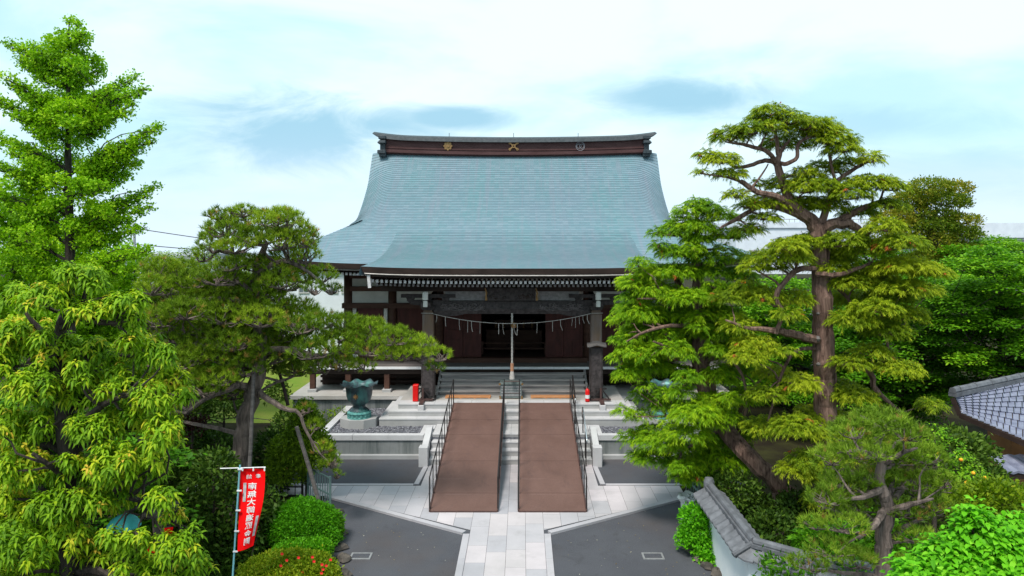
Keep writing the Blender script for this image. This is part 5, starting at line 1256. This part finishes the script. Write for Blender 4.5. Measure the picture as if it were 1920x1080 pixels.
for i, (lab, d, pads, mt, t0) in enumerate((
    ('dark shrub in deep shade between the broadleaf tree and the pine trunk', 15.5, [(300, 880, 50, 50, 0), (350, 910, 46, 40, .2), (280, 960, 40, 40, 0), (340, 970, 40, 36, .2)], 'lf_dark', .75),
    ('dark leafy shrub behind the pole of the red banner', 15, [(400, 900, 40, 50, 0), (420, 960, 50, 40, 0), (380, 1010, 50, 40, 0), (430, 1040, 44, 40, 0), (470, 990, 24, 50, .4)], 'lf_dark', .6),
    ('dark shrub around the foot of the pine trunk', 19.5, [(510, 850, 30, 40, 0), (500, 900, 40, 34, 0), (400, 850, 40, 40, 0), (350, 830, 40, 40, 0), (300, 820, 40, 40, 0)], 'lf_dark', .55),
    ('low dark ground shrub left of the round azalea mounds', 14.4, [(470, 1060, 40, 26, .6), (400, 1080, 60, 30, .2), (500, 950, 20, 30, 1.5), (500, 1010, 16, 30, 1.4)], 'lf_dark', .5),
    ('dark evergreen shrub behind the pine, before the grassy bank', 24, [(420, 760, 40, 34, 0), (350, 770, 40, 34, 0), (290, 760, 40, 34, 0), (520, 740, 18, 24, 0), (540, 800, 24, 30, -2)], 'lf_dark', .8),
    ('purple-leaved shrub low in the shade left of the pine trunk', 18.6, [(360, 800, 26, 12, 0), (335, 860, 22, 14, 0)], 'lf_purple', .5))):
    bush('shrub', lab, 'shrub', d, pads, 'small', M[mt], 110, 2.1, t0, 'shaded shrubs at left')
bush('shrub', 'bright green leafy shrub climbing the white garden wall beside the asphalt', 'shrub', 15.6, [(1300, 975, 20, 24, 0), (1318, 1005, 34, 28, 0), (1340, 1040, 36, 30, -.2), (1368, 1066, 34, 26, -.5), (1400, 1088, 40, 24, -.9), (1290, 1010, 16, 20, 0), (1325, 960, 14, 14, 0)], 'small', M['lf_lime'], 330, 1.5, .40)
bush('shrub', 'green shrub behind the small side gate under the drooping branches at right', 'shrub', 19.2, [(1290, 890, 20, 26, 0), (1330, 880, 34, 26, 0), (1370, 870, 30, 24, 0)], 'small', M['lf_maple'], 220, 1.6, .7)
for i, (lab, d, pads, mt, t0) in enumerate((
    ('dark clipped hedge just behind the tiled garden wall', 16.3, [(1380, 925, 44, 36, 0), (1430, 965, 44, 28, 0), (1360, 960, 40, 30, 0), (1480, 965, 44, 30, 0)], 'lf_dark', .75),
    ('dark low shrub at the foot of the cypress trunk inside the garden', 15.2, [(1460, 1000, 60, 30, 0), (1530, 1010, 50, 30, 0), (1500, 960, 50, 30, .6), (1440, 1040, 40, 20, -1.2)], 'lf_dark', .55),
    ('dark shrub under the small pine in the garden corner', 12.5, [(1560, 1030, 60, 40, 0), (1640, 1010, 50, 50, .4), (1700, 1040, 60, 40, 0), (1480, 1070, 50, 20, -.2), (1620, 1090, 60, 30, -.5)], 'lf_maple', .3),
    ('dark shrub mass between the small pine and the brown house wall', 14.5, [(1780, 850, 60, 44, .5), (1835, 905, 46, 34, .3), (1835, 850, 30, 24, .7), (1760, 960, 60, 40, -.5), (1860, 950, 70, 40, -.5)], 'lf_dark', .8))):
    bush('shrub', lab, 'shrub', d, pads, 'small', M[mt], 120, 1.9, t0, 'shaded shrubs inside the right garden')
def fruits(pts, d):
    def f(root):
        for px, py in pts:
            c = PW(px, py, d); b = MB(); b.lathe([(.001, .035), (.028, .02), (.036, 0), (.028, -.02), (.001, -.035)], c, 8); b.build('fruit', M['orange'], root, True)
    return f
bush('citrus_shrub', 'citrus shrub with a few small orange fruits below the tiled house roof', 'shrub', 13.2, [(1752, 815, 24, 22, 0), (1785, 845, 34, 24, 0), (1805, 885, 44, 26, 0), (1770, 880, 34, 24, 0), (1840, 905, 24, 14, 0), (1750, 850, 24, 24, 0)], 'big', M['lf_maple'], 42, .62, .75,
     extra=fruits([(1802, 862), (1825, 887), (1847, 896), (1760, 851), (1812, 905)], 12.7))
bush('shrub', 'olive green shrub at the right edge beside the lime green bush', 'shrub', 11.5, [(1880, 935, 50, 26, 0), (1900, 970, 40, 26, 0), (1820, 940, 40, 20, 0)], 'small', M['lf_az2'], 260, 1.5, .4)
bush('lime_bush', 'vivid lime green bush with large hanging leaves in the bottom right corner', 'bush', 6.6, [(1838, 1002, 48, 34, 0), (1880, 1035, 60, 40, -.1), (1790, 1045, 54, 36, 0), (1735, 1075, 46, 28, 0), (1828, 968, 20, 16, 0), (1915, 1005, 34, 34, 0), (1850, 1085, 90, 40, -.2), (1770, 1100, 90, 30, -.1)], 'big', M['lf_lime'], 230, .75, .55, stem=(1850, 1100))

# fallen leaves and petals on the asphalt
lv = Leaves(); n = 260
P = np.stack([RNG.uniform(-4.4, 4.4, n), RNG.uniform(14.6, 19.6, n), np.full(n, .006)], 1); P = P[(np.abs(P[:, 0]) > 1.1+(P[:, 1]-16.6).clip(0)*1.5) | (RNG.random(n) < .05)]; n = len(P)
P[:, 2] = .012; D = rnd(n)*np.array((1, 1, .1))
lv.kite(P, D, np.tile(ZUP, (n, 1))+rnd(n)*.2, RNG.uniform(.02, .05, n), RNG.uniform(.012, .025, n), -.1, RNG.random(n))
o = lv.build('fallen_leaves', M['lf_litter'], None); o['kind'] = 'stuff'
# ================================================================== OTHER THINGS
# rocks
def rock(px, py, s, lab, grp):
    d = 9310/(py-442); c = PW(px, py, d); b = MB(); ph = RNG.uniform(0, 6, 6)
    b.lathe([(.01, -.3*s), (.8*s, -.1*s), (s, .2*s), (.75*s, .55*s), (.35*s, .72*s), (.01, .74*s)], (c[0], c[1], 0), 9, lambda r, z, a, j: (r*(1+.18*math.sin(2*a+ph[0])+.14*math.sin(3*a+ph[1]+j)), z*(1+.14*math.sin(a+ph[2]))))
    tag(b.build('rock', M['rock']), lab, 'rock', grp)
for px, py, s in ((612, 948, .15), (632, 962, .17), (628, 985, .14), (640, 1002, .15), (637, 1030, .17), (645, 1050, .18), (620, 1062, .2), (640, 1080, .2)):
    rock(px, py, s, 'dark garden rock edging the asphalt beside the azalea mounds', 'rocks along the left edge of the asphalt')
for px, py, s in ((1278, 1003, .12), (1290, 1018, .14), (1300, 1035, .13), (1312, 1050, .15), (1326, 1064, .15), (1345, 1078, .17), (1286, 1030, .10)):
    rock(px, py, s, 'brown garden rock edging the asphalt under the bright green wall shrub', 'rocks along the right edge of the asphalt')
# pine props
def pole(nm, a, b_, r, lab, mt='wood_grey'):
    b = MB(); b.tube([a, (np.array(a)+np.array(b_))/2+np.array((.01, 0, .01)), b_], [r, r*.95, r*.9], 8); tag(b.build(nm, M[mt]), lab, 'prop')
pole('tree_prop', PW(463, 975, 16.9), PW(476, 690, 16.9), .05, 'upright wooden pole propping the pine beside its trunk')
pole('tree_prop', PW(604, 962, 17.4), PW(556, 800, 17.4), .055, 'leaning wooden prop under the low pine branch behind the azalea mounds')
pole('tree_prop', PW(540, 760, 17.8), PW(524, 700, 17.8), .045, 'short dark wooden prop crossing the grassy bank right of the pine trunk', 'wood')
pole('tree_prop', PW(1452, 1020, 16.1), PW(1452, 925, 16.1), .055, 'upright post holding up the leaning cypress trunk', 'bark_dark')
# votive banner (its back side faces us, so the writing reads mirrored)
BD = 13.5
e = empty('votive_banner', tuple(PW(437, 1131, BD)*np.array((1, 1, 0))), 'red votive banner with white mirrored writing on a pale blue pole', 'banner')
b = MB(); b.tube([PW(433, 1131, BD), PW(450, 872, BD)], .018, 8); b.build('pole', M['cyan'], e)
b = MB(); b.tube([PW(413, 878.5, BD), PW(498, 876, BD)], .011, 6); b.build('crossbar', M['white'], e)
def bxy(u, v):          # banner coordinates: u across (0..1), v down (0..1) -> photo pixel
    x0 = 451-v*6; x1 = 497-v*8-12*v**2+2*math.sin(v*5); y0 = 879+v*155; y1 = 879+v*144
    return x0+(x1-x0)*u, y0+(y1-y0)*u**1.5
def bp3(u, v, off=0):
    x, y = bxy(u, v); w = .05*math.sin(u*3+v*4)+.03*math.sin(v*9)*u
    return PW(x, y, BD+w*.8-off)
b = MB(); nu, nv = 10, 30
for i in range(nu):
    for j in range(nv):
        b.add([bp3(i/nu, j/nv), bp3((i+1)/nu, j/nv), bp3((i+1)/nu, (j+1)/nv), bp3(i/nu, (j+1)/nv)], [(0, 3, 2, 1)])
cloth = b.build('cloth', M['cloth'], e)
for px, py in ((450, 880), (448, 920), (446, 957), (443.5, 996), (441, 1034)):
    b = MB(); x = PW(px, py, BD-.02); b.box(x[0]-.04, x[0]+.05, x[1]-.012, x[1]+.012, x[2]-.012, x[2]+.012); b.build('loop_tab', M['white'], e)
for px in (455, 475, 496):
    b = MB(); x = PW(px, 878.5, BD-.02); b.box(x[0]-.012, x[0]+.012, x[1]-.01, x[1]+.01, x[2]-.045, x[2]+.02); b.build('loop_tab', M['white'], e)
def glyphs(items, parent, mat, name='lettering'):
    b = MB()
    for ch, u, v, sz in items:
        cu = bpy.data.curves.new('g', 'FONT'); cu.body = ch; cu.size = 1; cu.offset = .018; cu.resolution_u = 2
        o = bpy.data.objects.new('g', cu); COL.objects.link(o); bpy.context.view_layer.update()
        me = bpy.data.meshes.new_from_object(o.evaluated_get(bpy.context.evaluated_depsgraph_get()))
        if len(me.vertices):
            co = np.zeros(len(me.vertices)*3); me.vertices.foreach_get('co', co); co = co.reshape(-1, 3)
            mn, mx = co.min(0), co.max(0); q_ = (co-(mn+mx)/2)/max(mx[0]-mn[0], mx[1]-mn[1])
            px, py = bxy(u, v); sx, sy = sz
            vs = []
            for x_, y_, _ in q_:
                fu = u-x_*sx; fv = v-y_*sy
                vs.append(bp3(min(1, max(0, fu)), min(1, max(0, fv)), .012))
            b.add(vs, [tuple(p.vertices)[::-1] for p in me.polygons])
        bpy.data.objects.remove(o); bpy.data.curves.remove(cu); bpy.data.meshes.remove(me)
    return b.build(name, mat, parent)
main = [(c, .50+.02*i/7, .215+i*.098, (.36, .088)) for i, c in enumerate('南無大師遍照金剛')]
glyphs(main, cloth, M['white'])
glyphs([('奉', .72, .09, (.22, .056)), ('納', .36, .095, (.22, .056))], cloth, M['white'])
for u0, u1, v0, v1 in ((.14, .26, .17, .40), (.80, .93, .60, .86)):
    b = MB()
    for j in range(8):
        a, c_ = v0+(v1-v0)*j/8, v0+(v1-v0)*(j+1)/8; b.add([bp3(u0, a, .010), bp3(u1, a, .010), bp3(u1, c_, .010), bp3(u0, c_, .010)], [(0, 3, 2, 1)])
    b.build('white_strip', M['ivory'], cloth)
# hidden things behind the broadleaf tree
e = empty('sunshade', tuple(PW(225, 1400, 8.4)*np.array((1, 1, 0))), 'turquoise sunshade glimpsed through the broadleaf tree at lower left', 'sunshade')
b = MB(); c = PW(232, 990, 9.0); prof_ = [(.001, .17), (.08, .155), (.15, .11), (.19, .05), (.20, .02)]
b.lathe(prof_, c, 18); b.build('canopy', M['turq'], e, True)
b = MB(); b.tube([c+np.array((0, 0, .15)), np.array((c[0], c[1], 0))], .012, 6); b.build('pole', M['darkiron'], e)
e = empty('votive_banner', tuple(PW(300, 1500, 8.8)*np.array((1, 1, 0))), 'red banner almost hidden among the leaves at lower left', 'banner')
b = MB(); b.add([PW(308, 990, 8.7), PW(325, 988, 8.7), PW(322, 1003, 8.72), PW(306, 1006, 8.7), PW(308, 990, 8.71), PW(325, 988, 8.71), PW(322, 1003, 8.73), PW(306, 1006, 8.71)], [(0,3,2,1), (4,5,6,7)])
b.build('cloth', M['cloth'], e); b = MB(); b.add([PW(276, 1024, 8.7), PW(296, 1030, 8.7), PW(292, 1038, 8.7), PW(275, 1034, 8.7)], [(0,3,2,1)]); b.build('cloth', M['cloth'], e)
b = MB(); b.tube([PW(322, 987, 8.75), PW(318, 1500, 8.75)], .006, 6); b.build('pole', M['darkiron'], e)
# side fences
def barfence(a, b_, h, lab, nm='side_gate', bars=9, mt='greenmetal', r=.012):
    a = np.array(a, float); b_ = np.array(b_, float); e = empty(nm, tuple(a), lab, 'gate' if 'gate' in nm else 'fence')
    for p in (a, b_): q_ = MB(); q_.beam(p, p+np.array((0, 0, h)), .05, .05, (1, 0, 0)); q_.build('post', M[mt], e)
    q_ = MB()
    for z in (.08, h*.5, h-.05): q_.beam(a+np.array((0, 0, z)), b_+np.array((0, 0, z)), .03, .035)
    q_.build('rail', M[mt], e); q_ = MB()
    for k in range(1, bars): p = a+(b_-a)*k/bars; q_.tube([p+np.array((0, 0, .08)), p+np.array((0, 0, h-.05))], r, 5)
    q_.build('bars', M[mt], e)
barfence((CX+(619-980)*17.9/F, 17.9, 0), (CX+(582-980)*18.9/F, 18.7, 0), .93, 'green-grey barred side gate standing open at left above the azalea mounds')
barfence((CX+(1312-980)*18.2/F, 18.2, 0), (CX+(1288-980)*19.3/F, 19.3, 0), .8, 'green-grey barred side gate at right behind the plastic-wrapped bin', bars=6)
barfence((-8.2, 18.9, 0), (-5.5, 18.9, 0), .62, 'low dark metal rail fence in the shade behind the azalea mounds', 'rail_fence', 14, 'darkiron')
# plastic wrapped bin
e = empty('wrapped_bin', (4.35, 17.1, 0), 'upright bin wrapped in a cloudy white plastic bag at the right edge of the asphalt', 'bin')
c = PW(1292, 985, 17.1)
b = MB(); b.lathe([(.01, 0), (.17, 0), (.20, .05), (.205, .6), (.22, .64)], (c[0], c[1], 0), 18, lambda r, z, a, j: (r*(1+.08*math.sin(5*a+j)+.05*math.sin(9*a)), z)); b.build('bag', M['plastic'], e)
b = MB(); b.lathe([(.205, .62), (.26, .70), (.23, .76), (.15, .70), (.01, .68)], (c[0], c[1], 0), 18, lambda r, z, a, j: (r*(1+.15*math.sin(4*a+j)), z+.02*math.sin(5*a))); b.build('bag_rim', M['plastic'], e)
# garden wall with tiled cap
gw = empty('garden_wall', (4.55, 15.8, 0), 'white plastered garden wall with a grey tiled cap, bending towards the right', 'wall')
WP = [(4.54, 15.85), (4.57, 12.87), (5.33, 12.25), (7.4, 11.3)]
b = MB(); top = 1.4
offs = []
for i, p in enumerate(WP):
    p = np.array(p); t = np.array(WP[min(i+1, 3)])-np.array(WP[max(i-1, 0)]); t = t/np.linalg.norm(t); offs.append((p, np.array((-t[1], t[0]))))
for i in range(3):
    (p, n0), (q_, n1) = offs[i], offs[i+1]; w_ = .11
    vs = [(*(p-n0*w_), 0), (*(q_-n1*w_), 0), (*(q_+n1*w_), 0), (*(p+n0*w_), 0)]; vs += [(x, y, top-.24) for x, y, _ in vs]
    b.add(vs, [(0,3,2,1), (4,5,6,7), (0,1,5,4), (1,2,6,5), (2,3,7,6), (3,0,4,7)])
b.build('plaster_body', M['wallwhite'], gw)
b = MB(); rb = MB()
for i in range(3):
    (p, n0), (q_, n1) = offs[i], offs[i+1]; L = np.linalg.norm(q_-p); n = int(L/.24)
    for k in range(n):
        t0_, t1_ = k/n, (k+1)/n; a = p+(q_-p)*t0_; c_ = p+(q_-p)*t1_; na = n0+(n1-n0)*t0_; nc = n0+(n1-n0)*t1_
        for s in (-1, 1):
            w_ = .36; z0, z1 = top-.19, top-.03
            m_ = (a+c_)/2; nm_ = (na+nc)/2
            vs = [(*(a+na*s*w_), z0+.035), (*(m_+nm_*s*w_), z0-.01), (*(c_+nc*s*w_), z0), (*(c_+nc*s*.05), z1), (*(m_+nm_*s*.05), z1-.01), (*(a+na*s*.05), z1+.035)]
            vs += [(x, y, z-.03) for x, y, z in vs]
            b.add(vs, [(0,1,4,5), (1,2,3,4), (0,6,7,1), (1,7,8,2), (6,11,10,7), (7,10,9,8), (0,5,11,6)])
    rb.tube([(*p, top+.06), (*q_, top+.06)], .075, 10)
    for s in (-1, 1): rb.beam((*(p+n0*s*.05), top), (*(q_+n1*s*.05), top), .12, .06)
for i in (1, 2):
    p, n_ = offs[i]
    for s_ in (-1, 1): rb.tube([(*(p+n_*s_*.04), top+.02), (*(p+n_*s_*.42), top-.15)], .05, 8)
b.build('cap_tiles', M['tile'], gw); rb.build('cap_ridge', M['tile'], gw)
b = MB(); p = WP[0]; b.lathe([(.001, .14), (.09, .12), (.12, .04), (.12, -.12), (.001, -.12)], (p[0], p[1]+.02, top+.06), 12); b.build('ridge_end_tile', M['tile'], gw)
# tiled house at right
hs = empty('tiled_house', tuple(PW(1960, 1000, 17)*np.array((1, 1, 0))), 'brown walled house with bluish grey tile roof at the right edge', 'house')
A = PW(1786, 742, 17.5); B_ = PW(2080, 676, 22.3); B_[2] = A[2]; C_ = PW(1800, 772, 17.35); Dd = PW(2080, 893, 14.0); 
def quadpt(u, v): return (A*(1-u)+B_*u)*(1-v)+(C_*(1-u)+Dd*u)*v
b = MB(); nu, nv = 22, 9
nrmv = np.cross(B_-A, C_-A); nrmv /= np.linalg.norm(nrmv); nrmv *= np.sign(nrmv[2])
for i in range(nu):
    for j in range(nv):
        u0, u1 = i/nu, (i+1)/nu; v0, v1 = j/nv, (j+1)/nv; um = (u0*.6+u1*.4)
        b.ct = random.random()
        P_ = [quadpt(u0, v0), quadpt(um, v0), quadpt(u1, v0), quadpt(u1, v1), quadpt(um, v1), quadpt(u0, v1)]
        P_[0] += nrmv*.035; P_[5] = P_[5]+nrmv*.07; P_[1] -= nrmv*.01; P_[4] = P_[4]+nrmv*.025; P_[3] = P_[3]+nrmv*.05; P_[2] += nrmv*.01
        lo_ = [P_[3]-nrmv*.05, P_[4]-nrmv*.05, P_[5]-nrmv*.05]
        b.add(P_+lo_, [(0, 5, 4, 1), (1, 4, 3, 2), (3, 4, 7, 6), (4, 5, 8, 7)])
b.build('roof', M['tile_b'], hs)
b = MB(); b.tube([A+ZUP*.12, B_+ZUP*.12], .09, 8); b.beam(A+ZUP*.03, B_+ZUP*.03, .2, .1)
for k in range(12): q_ = A+(B_-A)*(k+.3)/12+ZUP*.12; dd_ = nrm(B_-A); b.tube([q_, q_+dd_*.05], .105, 8)
b.build('ridge_tiles', M['tile'], hs)
b = MB(); b.beam(C_-ZUP*.09, Dd-ZUP*.09, .06, .12); b.beam(C_-ZUP*.09, A-ZUP*.05, .06, .1); b.build('eave_board', M['wood'], hs)
b = MB(); w0 = PW(1897, 900, 17.3); b.box(w0[0], w0[0]+6, 17.3, 18.2, 0, 2.45); b.build('wall', M['tan'], hs)
b = MB()
for k in range(8):
    x0 = PW(1888, 880, 15.6)[0]+k*.25
    b.add([(x0, 15.6, 1.83), (x0+.15, 15.6, 1.80), (x0+.25, 15.6, 1.83), (x0+.25, 16.3, 1.98), (x0+.15, 16.3, 1.96), (x0, 16.3, 1.99), (x0, 15.6, 1.78), (x0+.15, 15.6, 1.75), (x0+.25, 15.6, 1.78)], [(0, 1, 4, 5), (1, 2, 3, 4), (0, 6, 7, 1), (1, 7, 8, 2)])
b.build('lower_roof', M['tile_b'], hs)
b = MB(); b.box(PW(1888, 880, 15.6)[0], PW(1888, 880, 15.6)[0]+2, 15.62, 15.7, 1.64, 1.745); b.build('lower_eave_board', M['wood'], hs)
# distant buildings
def bld(nm, lab, x0p, x1p, ytop, d, depth, wall, roof, wins=(), rooft=.35, cat='building'):
    p = PW(x0p, ytop, d); q_ = PW(x1p, ytop, d); e = empty(nm, ((p[0]+q_[0])/2, d, 0), lab, cat)
    b = MB(); b.box(p[0], q_[0], d, d+depth, 0, p[2]-rooft); b.build('wall', M[wall], e)
    b = MB(); b.box(p[0]-.25, q_[0]+.25, d-.25, d+depth+.25, p[2]-rooft, p[2]); b.build('roof', M[roof], e)
    for (wx0, wy0, wx1, wy1) in wins:
        a = PW(wx0, wy1, d); c_ = PW(wx1, wy0, d)
        f = MB(); t_ = .06
        for r_ in ((a[0], c_[0], a[2], a[2]+t_), (a[0], c_[0], c_[2]-t_, c_[2]), (a[0], a[0]+t_, a[2]+t_, c_[2]-t_), (c_[0]-t_, c_[0], a[2]+t_, c_[2]-t_), ((a[0]+c_[0])/2-.02, (a[0]+c_[0])/2+.02, a[2]+t_, c_[2]-t_)): f.box(r_[0], r_[1], d-.06, d, r_[2], r_[3])
        w_ = f.build('window', M['coping'], e); g = MB(); g.box(a[0]+.01, c_[0]-.01, d-.03, d-.005, a[2]+.01, c_[2]-.01); g.build('pane', M['glass'], w_)
    return e
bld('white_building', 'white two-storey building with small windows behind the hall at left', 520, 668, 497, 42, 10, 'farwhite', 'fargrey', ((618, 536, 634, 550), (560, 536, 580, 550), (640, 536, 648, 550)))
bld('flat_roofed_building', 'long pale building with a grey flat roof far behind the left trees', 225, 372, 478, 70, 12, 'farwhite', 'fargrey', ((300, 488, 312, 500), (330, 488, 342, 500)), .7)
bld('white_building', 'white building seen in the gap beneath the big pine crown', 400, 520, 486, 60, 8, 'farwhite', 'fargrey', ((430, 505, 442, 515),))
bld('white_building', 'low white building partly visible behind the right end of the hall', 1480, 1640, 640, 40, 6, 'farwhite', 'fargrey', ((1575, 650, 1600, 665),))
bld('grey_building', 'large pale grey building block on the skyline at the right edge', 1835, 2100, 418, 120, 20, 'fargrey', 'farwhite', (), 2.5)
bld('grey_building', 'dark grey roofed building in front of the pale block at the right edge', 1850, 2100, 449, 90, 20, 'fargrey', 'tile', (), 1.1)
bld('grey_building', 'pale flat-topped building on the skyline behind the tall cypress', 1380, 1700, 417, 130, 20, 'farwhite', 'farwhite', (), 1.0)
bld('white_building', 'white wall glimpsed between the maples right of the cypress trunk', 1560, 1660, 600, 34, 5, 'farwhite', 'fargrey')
rl = [o for o in COL.objects if o.get('label', '').startswith('pale flat-topped')][0]
b = MB(); a = PW(1390, 411, 130); c_ = PW(1690, 411, 130); b.tube([a, c_], .07, 4)
for k in range(31): p = a+(c_-a)*k/30; b.tube([p, p-ZUP*.6], .05, 4)
b.build('roof_railing', M['frame'], rl)
# utility pole and wires
e = empty('utility_pole', tuple(PW(252, 600, 60)*np.array((1, 1, 0))), 'concrete utility pole with crossarm on the skyline beside the ginkgo', 'utility pole')
b = MB(); t_ = PW(252, 418, 60); b.tube([(t_[0], 60, 0), tuple(t_)], [.17, .10], 8); b.build('pole', M['fargrey'], e)
b = MB(); b.box(t_[0]-.3, t_[0]+1.1, 59.9, 60.0, t_[2]-.6, t_[2]-.5)
for k in range(4): b.lathe([(.001, 0), (.06, 0), (.06, .16), (.001, .18)], (t_[0]+.1+k*.3, 59.95, t_[2]-.5), 8)
b.build('crossarm', M['fargrey'], e)
for (y0, y1, lab) in ((428, 462, 'upper power line sagging from the utility pole behind the pine crown'), (458, 474, 'lower power line sagging from the utility pole behind the pine crown')):
    b = MB(); b.tube([PW(252+t*700, y0+(y1-y0)*2.5*t+24*t*(1-t), 60) for t in np.linspace(0, 1, 20)], .035, 5); tag(b.build('power_line', M['darkiron']), lab, 'power line')
# banners on poles far right, below the hall eave
e = empty('striped_banner', tuple(PW(1392, 700, 34)*np.array((1, 1, 0))), 'small orange and yellow banner below the right eave corner of the hall', 'banner')
b = MB(); p = PW(1388, 515, 34); q_ = PW(1398, 531, 34); b.box(p[0], q_[0], 33.98, 34.0, q_[2], p[2]); b.build('cloth', M['orange'], e)
b = MB(); b.tube([(p[0], 34, 0), (p[0], 34, p[2]+.1)], .02, 6); b.build('pole', M['white'], e)
# stone lantern in the left undergrowth
c = PW(305, 905, 13.5); e = empty('stone_lantern', (c[0], c[1], 0), 'dark stone lantern roof peeking out beside the broadleaf tree', 'lantern')
b = MB(); b.lathe([(.16, 0), (.14, .2), (.09, .3), (.09, 1.3), (.15, 1.4), (.15, 1.5)], (c[0], c[1], 0), 8); b.build('shaft', M['rock'], e)
b = MB(); b.lathe([(.11, 1.5), (.11, 1.75)], (c[0], c[1], 0), 6); b.build('light_box', M['rock'], e)
b = MB(); b.lathe([(.001, 1.74), (.34, 1.75), (.32, 1.82), (.16, 1.98), (.05, 2.06), (.06, 2.12), (.001, 2.2)], (c[0], c[1], 0), 8); b.build('lantern_roof', M['rock'], e)
